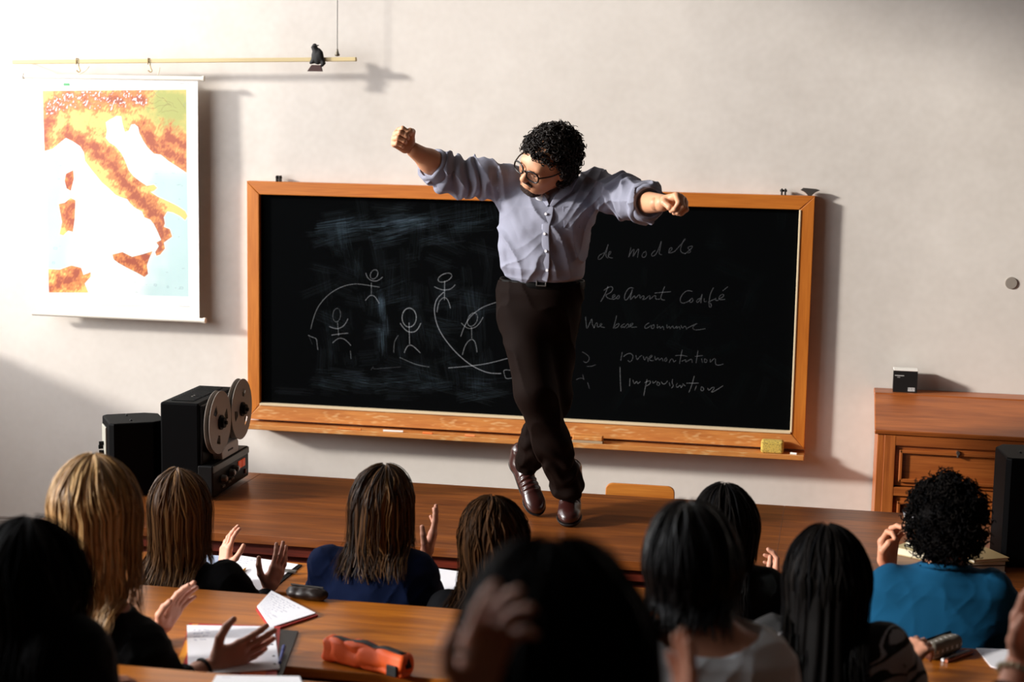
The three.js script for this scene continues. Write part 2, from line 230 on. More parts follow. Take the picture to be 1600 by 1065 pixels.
  rail([[X0 + e, Y1 - e], [X1 - e, Y1 - e], [ix1 - e, iy1 + e], [ix0 + e, iy1 + e]], M.frame, 'x');
  rail([[X0 + e, Y0 + e], [X1 - e, Y0 + e], [ix1 - e, iy0 - e], [ix0 + e, iy0 - e]], M.frameWorn, 'x');
  rail([[X0 + e, Y1 - 2 * e], [ix0 - e, iy1 + 0], [ix0 - e, iy0], [X0 + e, Y0 + 2 * e]], M.frame, 'y');
  rail([[X1 - e, Y1 - 2 * e], [ix1 + e, iy1 + 0], [ix1 + e, iy0], [X1 - e, Y0 + 2 * e]], M.frame, 'y');
  // thin chalky bead along the inside of the frame
  part('bead', merge([box(ix0, ix1, iy0 - 0.006, iy0 + 0.006, 0.03, 0.066, 0.003), box(ix1 - 0.004, ix1 + 0.006, iy0, iy1, 0.03, 0.064, 0.003)]), mat('#d9c4a0', 0.8), t, 'pale chalk-dusted bead');
  const tg = merge([box(X0 - 0.012, X1, Y0 - 0.03, Y0 - 0.012, 0, 0.165, 0.004), box(X0 - 0.012, X1, Y0 - 0.014, Y0 - 0.006, 0.152, 0.165, 0.003)]);
  part('chalk_tray', tg, M.frameWorn, t, 'chalk-dusted wooden ledge');
  for (const px of [434, 1224]) { const p = onZ(px, px < 800 ? 282 : 304, 0.05); const g = merge([box(p.x - 0.012, p.x - 0.004, Y1 - 0.01, Y1 + 0.028, 0.02, 0.05, 0.003), box(p.x + 0.004, p.x + 0.012, Y1 - 0.01, Y1 + 0.028, 0.02, 0.05, 0.003), cyl(V(p.x - 0.016, Y1 + 0.018, 0.035), V(p.x + 0.016, Y1 + 0.018, 0.035), 0.005)]); part('hanger', g, M.steelDark, t, 'dark metal hanger clip'); }
  { const p = onZ(1265, 302, 0.04), s = new THREE.Shape(); s.moveTo(-0.04, 0.026); s.lineTo(-0.03, 0.034); s.lineTo(0.03, 0.03); s.lineTo(0.044, 0.026); s.quadraticCurveTo(0.02, 0.018, 0.008, 0); s.lineTo(-0.006, 0); s.quadraticCurveTo(-0.016, 0.018, -0.04, 0.026); const g = new THREE.ExtrudeGeometry(s, { depth: 0.012, bevelSize: 0.002, bevelThickness: 0.002, bevelSegments: 1 }); g.translate(p.x, Y1 - 0.002, 0.03); part('wall_bracket', g, M.metal, t, 'grey metal wing bracket'); }
  const ty = Y0 - 0.0125;
  { const p = onZ(1207, 690, 0.11); const g = new RoundedBoxGeometry(0.105, 0.062, 0.06, 4, 0.012); const q = g.attributes.position; for (let i = 0; i < q.count; i++) { const n = 0.0022 * fbm(q.getX(i) * 60, q.getY(i) * 60, q.getZ(i) * 60, 2); q.setXYZ(i, q.getX(i) * (1 + n * 12), q.getY(i) + n, q.getZ(i) + n); } g.computeVertexNormals(); g.translate(p.x, ty + 0.031, 0.1);
    const sp = dataTex(128, 128, (u, v) => { const n = tile(u, v, 14, 14, 2) + 0.6 * tile(u, v, 40, 40, 5); const k = n > 0.22 ? 0.55 : 1; return [206 * k, 178 * k, 84 * k]; }); single('sponge', g, new THREE.MeshStandardMaterial({ map: sp, roughness: 0.95 }), 'yellow sponge on the blackboard ledge near its right-hand frame', 'sponge'); }
  { const p = onZ(919, 679, 0.11), e1 = thing('chalk_eraser', 'pale wooden block chalk eraser lying on the blackboard ledge', 'eraser', V(p.x, ty, 0.11)); part('felt_pad', box(p.x - 0.075, p.x + 0.075, ty, ty + 0.014, 0.085, 0.135, 0.003), mat('#a08c70', 0.95), e1); part('wooden_block', box(p.x - 0.073, p.x + 0.073, ty + 0.014, ty + 0.036, 0.088, 0.132, 0.005), M.frameWorn, e1); }
  const chalkStick = (px, len, ang, m, label, group) => { const p = onZ(px, 660 + (px - 400) * 0.053, 0.13), d = V(Math.cos(ang), 0, Math.sin(ang)).multiplyScalar(len / 2), o = V(p.x, ty + 0.0062, 0.125); single('chalk_stick', cyl(o.clone().sub(d), o.clone().add(d), 0.006, 0.0055, 12), m, label, 'chalk', group); };
  chalkStick(546, 0.12, 0.05, M.frame, 'long orange chalk stick lying on the blackboard ledge', 'orange chalk');
  chalkStick(614, 0.1, -0.06, M.white, 'long white chalk stick lying on the blackboard ledge', 'white chalk');
  chalkStick(668, 0.05, 0.1, mat('#d8702c', 0.8), 'short orange chalk end lying on the blackboard ledge', 'orange chalk');
  chalkStick(734, 0.05, 0.0, mat('#e08a50', 0.8), 'short salmon-coloured chalk end on the blackboard ledge', 'orange chalk');
  chalkStick(1240, 0.03, 0.2, M.white, 'tiny white chalk stub beside the yellow sponge', 'white chalk');
}
console.log('board ok');

// ------------------------------------------------------------------ hanging map and picture rail
{
  const zc = 0.085, x0 = -4.005, x1 = -3.128, y1 = 2.565, y0 = 1.372;
  const t = thing('wall_map', 'printed relief map of a boot-shaped peninsula hanging from the wall rail', 'map', V((x0 + x1) / 2, y0, zc));
  const W = 900, Hh = Math.round(900 * (y1 - y0) / (x1 - x0)), cv = document.createElement('canvas'); cv.width = W; cv.height = Hh; const c = cv.getContext('2d');
  // print coordinates read off an enlargement (2.661 x, from 30, 110)
  const q = p => { const w = onZ(30 + p[0] / 2.661, 110 + p[1] / 2.661, zc); return [(w.x - x0) / (x1 - x0) * W, (y1 - w.y) / (y1 - y0) * Hh]; };
  const poly = pts => { c.beginPath(); pts.forEach((p, i) => i ? c.lineTo(...q(p)) : c.moveTo(...q(p))); c.closePath(); };
  const main = [[98, 85], [695, 80], [697, 425], [660, 400], [620, 375], [590, 350], [560, 345], [535, 320], [515, 290], [500, 260], [495, 235], [480, 222], [465, 225], [455, 250], [440, 255], [430, 220], [425, 190], [405, 188], [375, 205], [360, 215], [365, 250], [360, 280], [375, 300], [400, 315], [425, 345], [440, 375], [455, 415], [475, 440], [500, 460], [530, 480], [560, 475], [572, 488], [560, 500], [545, 505], [575, 525], [620, 545], [660, 565], [690, 585], [700, 605], [690, 622], [670, 605], [640, 590], [615, 585], [600, 610], [605, 635], [600, 650], [625, 660], [635, 690], [615, 705], [600, 715], [605, 740], [585, 765], [570, 770], [565, 755], [580, 730], [570, 715], [590, 705], [575, 670], [560, 640], [545, 620], [520, 610], [510, 585], [480, 570], [460, 550], [450, 535], [420, 525], [400, 515], [375, 490], [345, 465], [325, 440], [300, 410], [275, 375], [270, 340], [255, 315], [225, 295], [195, 280], [170, 300], [140, 325], [105, 335]];
  const isles = [[[195, 430], [225, 415], [228, 450], [215, 500], [198, 490], [190, 460]], [[165, 555], [190, 550], [215, 530], [235, 540], [232, 620], [225, 670], [205, 665], [185, 685], [170, 680], [180, 630], [172, 590]], [[390, 765], [430, 755], [470, 775], [510, 765], [553, 752], [540, 780], [530, 810], [535, 845], [520, 858], [490, 840], [450, 820], [415, 800], [395, 785]], [[123, 825], [170, 828], [220, 810], [260, 820], [270, 850], [300, 838], [300, 855], [275, 885], [290, 922], [125, 922]]];
  c.fillStyle = '#f3f1ec'; c.fillRect(0, 0, W, Hh);
  const frameP = [[98, 85], [695, 80], [705, 940], [125, 926]]; c.save(); poly(frameP); c.clip();
  c.fillStyle = '#cfe6e6'; c.fillRect(0, 0, W, Hh);
  // deeper water is printed darker towards the two outer seas
  { const cells = 90; for (let i = 0; i < cells; i++) for (let j = 0; j < cells; j++) { const u = i / cells, v = j / cells, n = fbm(u * 5, v * 6, 2, 3), west = sstep(0.34, 0.14, u + n * 0.1) * sstep(0.28, 0.34, v), east = sstep(0.62, 0.8, u + n * 0.2) * sstep(0.3, 0.42, v); const k = clamp(0.15 + Math.max(west, east) * 0.8 + n * 0.2); c.fillStyle = `rgb(${Math.round(lerp(236, 178, k))},${Math.round(lerp(240, 206, k))},${Math.round(lerp(238, 206, k))})`; c.fillRect(u * W, v * Hh, W / cells + 1, Hh / cells + 1); } }
  for (const land of [main, ...isles]) { c.lineJoin = 'round'; poly(land); c.strokeStyle = 'rgba(225,240,236,0.7)'; c.lineWidth = 9; c.stroke(); }
  const ridges = [[[105, 300], [105, 230], [150, 140], [230, 110], [330, 120], [420, 120], [500, 115]], [[200, 275], [270, 295], [330, 330], [390, 390], [430, 450], [480, 500], [530, 560], [570, 610], [585, 640]], [[600, 680], [585, 740]], [[500, 240], [560, 300], [620, 330], [697, 390]], [[620, 260], [690, 320]], [[420, 775], [470, 790], [530, 775]], [[515, 840], [505, 820]], [[208, 430], [208, 490]], [[215, 560], [195, 600], [220, 620]], [[130, 900], [200, 870], [240, 840]]].map(l => l.map(q));
  const dseg = (x, y, a, b) => { const ux = b[0] - a[0], uy = b[1] - a[1], k = clamp(((x - a[0]) * ux + (y - a[1]) * uy) / (ux * ux + uy * uy)); return Math.hypot(x - a[0] - k * ux, y - a[1] - k * uy); };
  const greens = q([640, 150]);
  for (const land of [main, ...isles]) {
    c.save(); poly(land); c.clip(); const xs = land.map(p => q(p)[0]), ys = land.map(p => q(p)[1]);
    for (let y = Math.min(...ys) - 3; y < Math.max(...ys) + 3; y += 3) for (let x = Math.min(...xs) - 3; x < Math.max(...xs) + 3; x += 3) {
      let d = 1e9; for (const l of ridges) for (let i = 0; i + 1 < l.length; i++) d = Math.min(d, dseg(x, y, l[i], l[i + 1]));
      const n = fbm(x * 0.02, y * 0.02, 1, 4), fine = N3(x * 0.11 + 0.05 * y, y * 0.06, 9), h = clamp(1 - d / 105 + n * 0.9 + fine * 0.35);
      const gr = sstep(210, 60, Math.hypot(x - greens[0], (y - greens[1]) * 1.2) + n * 120);
      let k = mix3([226, 194, 104], [210, 124, 62], sstep(0.25, 0.62, h)); k = mix3(k, [156, 66, 38], sstep(0.62, 1.05, h)); k = mix3(k, [148, 158, 82], gr * (1 - sstep(0.5, 0.9, h)) * 0.85);
      if (h > 0.85 && y < 190 && fine > 0.2) k = [232, 226, 232];
      c.fillStyle = `rgb(${k.map(Math.round).join(',')})`; c.fillRect(x, y, 3.2, 3.2);
    }
    c.restore(); c.lineWidth = 1.3; c.strokeStyle = 'rgba(120,110,80,0.6)'; poly(land); c.stroke();
  }
  const r = rng(5); c.lineWidth = 1.5; // rivers, borders and place names too small to read
  for (let i = 0; i < 26; i++) { let x = (0.3 + 0.65 * r()) * W, y = (0.08 + 0.2 * r()) * Hh, a = r() * 6; c.strokeStyle = r() < 0.5 ? 'rgba(90,120,150,0.5)' : 'rgba(90,60,40,0.45)'; c.beginPath(); c.moveTo(x, y); for (let k = 0; k < 12; k++) { a += (r() - 0.5) * 1.4; x += 9 * Math.cos(a); y += 5 * Math.sin(a); c.lineTo(x, y); } c.stroke(); }
  c.fillStyle = 'rgba(70,80,90,0.4)'; for (let i = 0; i < 90; i++) { const x = (0.12 + 0.8 * r()) * W, y = (0.15 + 0.75 * r()) * Hh; c.fillRect(x, y, 4 + 14 * r(), 1.8); }
  for (const [x, y, w] of [[560, 888, 10], [614, 896, 6], [668, 900, 12], [145, 735, 14], [140, 795, 9]]) { const s = q([x, y]); c.strokeStyle = 'rgba(60,90,110,0.5)'; c.strokeRect(s[0], s[1], w * 1.4, 9); }
  c.restore();
  c.fillStyle = '#4aa364'; { const a = q([185, 53]), b = q([211, 64]); c.fillRect(a[0], a[1], b[0] - a[0], b[1] - a[1]); }
  c.fillStyle = 'rgba(70,70,75,0.65)'; const strip = (x, y, w) => { const a = q([x, y]), b = q([x + w, y]); for (let s = a[0]; s < b[0]; s += 5) if (r() < 0.8) c.fillRect(s, a[1], 3.6, 3); };
  strip(82, 57, 40); strip(132, 57, 30); strip(580, 51, 126); strip(115, 960, 78); strip(665, 978, 44); strip(378, 48, 6); strip(412, 48, 6);
  c.strokeStyle = 'rgba(120,115,105,0.5)'; c.lineWidth = 1.4; poly([[80, 62], [712, 55], [722, 985], [104, 968]]); c.stroke();
  const tex = new THREE.CanvasTexture(cv); tex.colorSpace = THREE.SRGBColorSpace; tex.anisotropy = 8;
  const g = new THREE.BoxGeometry(x1 - x0, y1 - y0, 0.003, 24, 24, 1), p = g.attributes.position; // sheet with a slight hang curve
  for (let i = 0; i < p.count; i++) p.setZ(i, p.getZ(i) + 0.006 * Math.sin((p.getX(i) / (x1 - x0) + 0.5) * 6.3) * (0.5 - p.getY(i) / (y1 - y0)) + 0.004 * N3(p.getX(i) * 3, p.getY(i) * 2, 4));
  g.computeVertexNormals(); g.translate((x0 + x1) / 2, (y0 + y1) / 2, zc); part('map_sheet', g, new THREE.MeshStandardMaterial({ map: tex, roughness: 0.6 }), t);
  part('top_rod', merge([cyl(V(x0 - 0.055, y1 + 0.004, zc), V(x1 + 0.03, y1 + 0.004, zc), 0.011), cyl(V(x0 - 0.06, y1 + 0.004, zc), V(x0 - 0.05, y1 + 0.004, zc), 0.014), cyl(V(x1 + 0.025, y1 + 0.004, zc), V(x1 + 0.035, y1 + 0.004, zc), 0.014)]), mat('#e8e2d6', 0.5), t);
  part('bottom_rod', merge([cyl(V(x0 - 0.03, y0 - 0.004, zc), V(x1 + 0.03, y0 - 0.004, zc), 0.012), cyl(V(x1 + 0.02, y0 - 0.004, zc), V(x1 + 0.032, y0 - 0.004, zc), 0.015)]), mat('#e8e2d6', 0.5), t);
  part('cord', tube([V(-3.78, y1 + 0.004, zc), V(-3.72, 2.6, zc), V(-3.7, 2.622, zc)], 0.002, 10, 5), mat('#cfc4ae', 0.8), t); part('cord', tube([V(-3.34, y1 + 0.004, zc), V(-3.33, 2.6, zc), V(-3.325, 2.622, zc)], 0.002, 10, 5), mat('#cfc4ae', 0.8), t);
  // rail
  const a = onZ(20, 97, 0.1), b = onZ(557, 92.5, 0.1), rl = thing('picture_rail', 'thin pale wooden rail hung along the white wall above the map', 'rail', V(a.x, a.y, 0.1));
  const L = b.clone().sub(a).length(), X = b.clone().sub(a).normalize(), Y = V(0, 0, 1).cross(X), g2 = new RoundedBoxGeometry(L, 0.02, 0.022, 2, 0.004); g2.translate(L / 2, 0, 0); frameGeo(g2, a, X, Y, V(0, 0, 1)); part('rail_bar', boxUV(g2), mat('#cdb98a', 0.6), rl);
  const w = onZ(527, 88, 0.1), up = onZ(527, 20, 0.1);
  part('wire', cyl(w, V(w.x, WALL_TOP, w.z), 0.0018, 0.0018, 6), M.steelDark, rl);
  const lp = [[0, 0], [0.011, 0.002], [0.013, 0.008], [0.008, 0.016], [0.004, 0.03], [0.005, 0.034], [0, 0.036]].map(k => new THREE.Vector2(k[0], k[1])); const lg = new THREE.LatheGeometry(lp, 16); lg.translate(w.x, w.y, w.z); part('wire_clamp', lg, mat('#6d6558', 0.5, { metalness: 0.5 }), rl, 'small pear-shaped wire clamp');
  part('wire_anchor', cyl(V(a.x + 0.05, a.y, 0.1), V(a.x + 0.05, a.y, 0), 0.004), M.steelDark, rl);
  for (const px of [121, 233]) { const h = onZ(px, 96, 0.1), k = thing('map_hook', px < 200 ? 'small metal hook on the pale rail above the green mark of the map' : 'small metal hook on the pale rail nearer the black figurine', 'hook', V(h.x, h.y - 0.06, 0.1), 'hooks on the wall rail'); part('hook_wire', tube([V(h.x, h.y - 0.016, 0.113), V(h.x, h.y + 0.013, 0.114), V(h.x, h.y + 0.0135, 0.1), V(h.x, h.y + 0.012, 0.087), V(h.x, h.y - 0.02, 0.087), V(h.x + 0.006, h.y - 0.035, 0.092), V(h.x + 0.012, h.y - 0.045, 0.095), V(h.x + 0.004, h.y - 0.052, 0.095), V(h.x - 0.008, h.y - 0.044, 0.095)], 0.0028, 40, 6), mat('#9c8558', 0.4, { metalness: 0.7 }), k); }
}
console.log('map ok');
// ------------------------------------------------------------------ lecturer's desk
const DY = 0.80, DZ0 = 0.92, DZ1 = 1.97, DX0 = -3.05, DX1 = 2.2;
{
  const t = thing('lecture_desk', 'long brown varnished wooden lecture desk the man is dancing on', 'desk', V(-0.5, 0, (DZ0 + DZ1) / 2));
  const joints = [DX0, -2.5, -0.17, DX1];
  for (let i = 0; i < 3; i++) part('desk_top', box(joints[i] + 0.0003, joints[i + 1] - 0.0003, DY - 0.035, DY, DZ0, DZ1, 0.002), M.deskTop, t);
  part('front_panel', box(DX0 + 0.04, DX1 - 0.04, 0.02, DY - 0.035, DZ1 - 0.09, DZ1 - 0.065, 0.003), M.deskFront, t, 'dark red-brown front panel');
  part('edge_rail', box(DX0 + 0.03, DX1 - 0.03, DY - 0.085, DY - 0.035, DZ1 - 0.065, DZ1 - 0.03, 0.003), M.deskFront, t);
  for (const x of [DX0 + 0.06, -1.75, -0.1, 1.4, DX1 - 0.1]) part('leg_panel', box(x, x + 0.035, 0, DY - 0.035, DZ0 + 0.08, DZ1 - 0.09, 0.003, 'y'), M.deskFront, t);
}
// chair behind the desk
{
  const a = onZ(947, 757, 0.62), b = onZ(1053, 762, 0.62), cx = (a.x + b.x) / 2, w = b.x - a.x, ty = (a.y + b.y) / 2;
  const t = thing('wooden_chair', 'plywood chair with a rounded orange-brown backrest behind the lecture desk', 'chair', V(cx, 0, 0.42));
  const s = new THREE.Shape(), hw = w / 2, h = 0.15, r = 0.03; s.moveTo(-hw + r, 0); s.lineTo(hw - r, 0); s.quadraticCurveTo(hw, 0, hw, r); s.lineTo(hw, h - r); s.quadraticCurveTo(hw, h, hw - r, h + 0.002); s.lineTo(-hw + r, h + 0.002); s.quadraticCurveTo(-hw, h, -hw, h - r); s.lineTo(-hw, r); s.quadraticCurveTo(-hw, 0, -hw + r, 0);
  const g = new THREE.ExtrudeGeometry(s, { depth: 0.01, bevelSize: 0.003, bevelThickness: 0.003, bevelSegments: 2, curveSegments: 8 }); g.translate(cx, ty - h, 0.6); part('backrest', boxUV(g), M.chair, t);
  part('seat', box(cx - 0.2, cx + 0.2, 0.44, 0.455, 0.2, 0.6, 0.006), M.chair, t);
  for (const sx of [-1, 1]) { part('leg', cyl(V(cx + sx * 0.17, 0, 0.18), V(cx + sx * 0.17, 0.44, 0.24), 0.011), M.metal, t); part('leg', merge([cyl(V(cx + sx * 0.17, 0, 0.64), V(cx + sx * 0.17, 0.44, 0.575), 0.011), cyl(V(cx + sx * 0.17, 0.44, 0.575), V(cx + sx * 0.14, ty - 0.04, 0.594), 0.011)]), M.metal, t); }
}
// ------------------------------------------------------------------ cabinet on the right
{
  const x0 = 0.213, x1 = 1.45, zf = 0.5, yl = 1.052, yt = 1.158;
  const t = thing('wooden_cabinet', 'wooden cabinet with a sloping lid, drawer and panelled doors against the wall', 'cabinet', V((x0 + x1) / 2, 0, 0.25));
  for (const [a, b] of [[x0, x0 + 0.03], [x1 - 0.03, x1]]) { const s = new THREE.Shape([[0, 0], [zf - 0.02, 0], [zf - 0.02, yl - 0.004], [0.14, yt - 0.004], [0, yt - 0.004]].map(p => new THREE.Vector2(...p))); const g = new THREE.ExtrudeGeometry(s, { depth: b - a - 0.004, bevelSize: 0.002, bevelThickness: 0.002, bevelSegments: 1 }); g.rotateY(-Math.PI / 2); g.scale(1, 1, 1); g.translate(b - 0.002, 0, 0.01); part('side_panel', boxUV(g, 'y'), M.cabinet, t); }
  part('back_panel', box(x0 + 0.03, x1 - 0.03, 0.05, yt - 0.01, 0.005, 0.02, 0), M.cabinet, t);
  { const l = box(-0.01, x1 - x0 + 0.012, 0, 0.022, 0, 0.375, 0.005); const Z = V(0, yl - yt, zf - 0.14).normalize(), Y = V(0, -Z.z, Z.y).negate(); frameGeo(l, V(x0 - 0.004, yt - 0.003, 0.14), V(1, 0, 0), Y, Z); part('lid', l, M.cabinet, t, 'sloping lid'); }
  part('top', box(x0 - 0.014, x1 + 0.01, yt, yt + 0.022, 0.004, 0.15, 0.005), M.cabinet, t);
  const xi0 = x0 + 0.03, xi1 = x1 - 0.03, xm = (xi0 + xi1) / 2;
  const fr = [box(xi0, xi1, yl - 0.05, yl - 0.004, zf - 0.035, zf - 0.006, 0.003), box(xi0, xi1, 0.775, 0.815, zf - 0.035, zf - 0.006, 0.003), box(xi0, xi1, 0.04, 0.1, zf - 0.035, zf - 0.006, 0.003), box(xi0, xi0 + 0.05, 0.04, yl - 0.004, zf - 0.034, zf - 0.005, 0.003, 'y'), box(xi1 - 0.05, xi1, 0.04, yl - 0.004, zf - 0.034, zf - 0.005, 0.003, 'y'), box(xm - 0.02, xm + 0.02, 0.04, 0.79, zf - 0.034, zf - 0.005, 0.003, 'y')];
  part('face_frame', merge(fr), M.cabinet, t);
  const panel = (name, a, b, c, d) => { const p = part(name, box(a, b, c, d, zf - 0.045, zf - 0.02, 0.003), M.cabinet, t), m = 0.018; part('moulding', merge([box(a + m, b - m, d - m - 0.016, d - m, zf - 0.022, zf - 0.004, 0.005), box(a + m, b - m, c + m, c + m + 0.016, zf - 0.022, zf - 0.004, 0.005), box(a + m, a + m + 0.016, c + m, d - m, zf - 0.022, zf - 0.004, 0.005, 'y'), box(b - m - 0.016, b - m, c + m, d - m, zf - 0.022, zf - 0.004, 0.005, 'y')]), M.cabinet, p); return p; };
  const dr = panel('drawer', xi0 + 0.05, xi1 - 0.3, 0.82, yl - 0.05); { const k = onZ(1497, 708, zf); part('keyhole_plate', merge([cyl(V(k.x, k.y, zf - 0.02), V(k.x, k.y, zf + 0.004), 0.008), box(k.x - 0.004, k.x + 0.004, k.y - 0.02, k.y, zf - 0.02, zf + 0.002, 0.002)]), M.metal, dr, 'small metal keyhole plate'); }
  panel('drawer', xi1 - 0.28, xi1 - 0.05, 0.82, yl - 0.05);
  panel('door', xi0 + 0.05, xm - 0.02, 0.105, 0.77); panel('door', xm + 0.02, xi1 - 0.05, 0.105, 0.77);
  part('plinth', box(x0 + 0.01, x1 - 0.01, 0, 0.05, 0.02, zf - 0.03, 0.003), M.cabinet, t);
  // small black carton on top
  const p = onZ(1413, 626, 0.1), bx = thing('small_carton', 'small black cardboard carton with white print standing on the wooden cabinet', 'carton', V(p.x, yt + 0.022, 0.09)), hw = 0.054, y0 = yt + 0.022, hh = 0.1;
  const cv = document.createElement('canvas'); cv.width = 256; cv.height = 232; const c = cv.getContext('2d'); c.fillStyle = '#0a0a0c'; c.fillRect(0, 0, 256, 232); c.fillStyle = '#d8d8d8'; { const r = rng(8); for (let x = 14; x < 105; x += 9) c.fillRect(x, 46, 6, 9 + 2 * r()); for (let x = 40; x < 66; x += 8) c.fillRect(x, 66, 5, 6); c.fillRect(158, 176, 74, 40); c.fillStyle = '#333'; for (let x = 162; x < 228; x += 3 + 4 * r()) c.fillRect(x, 180, 1.6, 22); for (let x = 164; x < 226; x += 6) c.fillRect(x, 206, 3.5, 6); }
  const tx = new THREE.CanvasTexture(cv); tx.colorSpace = THREE.SRGBColorSpace; const g = new THREE.BoxGeometry(hw * 2, hh, 0.075); g.translate(p.x, y0 + hh / 2, 0.075);
  const bm = M.black; const me = part('carton_body', g, [bm, bm, bm, bm, new THREE.MeshStandardMaterial({ map: tx, roughness: 0.5 }), bm], bx);
  part('carton_top', box(p.x - hw - 0.001, p.x + hw + 0.001, y0 + hh, y0 + hh + 0.006, 0.037, 0.114, 0.002), M.white, bx, 'white top flap');
}
console.log('furniture ok');
// ------------------------------------------------------------------ reel-to-reel tape recorder and loudspeakers
function loudspeaker(c, yaw, w, h, d, label, plate) {
  const t = thing('loudspeaker', label, 'loudspeaker', V(c.x, DY, c.z)); const X = V(Math.cos(yaw), 0, -Math.sin(yaw)), Z = V(Math.sin(yaw), 0, Math.cos(yaw)), Yv = V(0, 1, 0), o = V(c.x, DY, c.z);
  const s = new THREE.Shape([[-w / 2 + 0.03, -d / 2], [w / 2 - 0.03, -d / 2], [w / 2, -d / 2 + 0.05], [w / 2, d / 2 - 0.012], [w / 2 - 0.012, d / 2], [-w / 2 + 0.012, d / 2], [-w / 2, d / 2 - 0.012], [-w / 2, -d / 2 + 0.05]].map(p => new THREE.Vector2(...p)));
  const g = new THREE.ExtrudeGeometry(s, { depth: h - 0.02, bevelSize: 0.008, bevelThickness: 0.008, bevelSegments: 3 }); g.rotateX(Math.PI / 2); g.translate(0, h - 0.008, 0); part('cabinet', frameGeo(boxUV(g), o, X, Yv, Z), phys('#030304', 0.6, { specularIntensity: 0.12 }), t);
  for (const sx of [-1, 1]) for (const sz of [-1, 1]) part('foot', frameGeo(cyl(V(sx * w * 0.35, 0, sz * d * 0.3), V(sx * w * 0.35, 0.014, sz * d * 0.3), 0.012), o, X, Yv, Z), M.black, t);
  const z1 = -d / 2 + 0.008; // front: two drivers on the face turned away (local -z)
  for (const [y, r, n] of [[h * 0.33, w * 0.34, 'woofer'], [h * 0.75, w * 0.14, 'tweeter']]) { const L = new THREE.LatheGeometry([[0, 0.004], [r * 0.3, 0.012], [r * 0.35, 0.004], [r * 0.85, 0.014], [r, 0.02], [r * 1.08, 0.012], [r * 1.08, 0]].map(k => new THREE.Vector2(...k)), 32); L.rotateX(-Math.PI / 2); L.translate(0, y, z1 - 0.012); part(n, frameGeo(L, o, X, Yv, Z), M.blackGloss, t); }
  for (const sx of [-1, 1]) { const k = new THREE.SphereGeometry(0.006, 12, 8); k.translate(sx * w * 0.28, h, d * 0.1); part('screw', frameGeo(k, o, X, Yv, Z), M.blackGloss, t); }
  if (plate) { const P = boxUV(new RoundedBoxGeometry(0.1, 0.19, 0.008, 2, 0.003)); P.translate(-w * 0.1, h * 0.6, d / 2 + 0.011); const pl = part('terminal_plate', frameGeo(P, o, X, Yv, Z), mat('#a9a79c', 0.5, { metalness: 0.3 }), t, 'pale metal terminal plate'); const K = merge([[0, 0.66], [0, 0.54], [-0.02, 0.6]].map(k => { const q = new THREE.CylinderGeometry(0.009, 0.009, 0.02, 12); q.rotateX(Math.PI / 2); q.translate(-w * 0.1 + k[0], h * k[1], d / 2 + 0.024); return q; })); part('terminal', frameGeo(K, o, X, Yv, Z), M.black, pl); }
  return { t, o, X, Z };
}
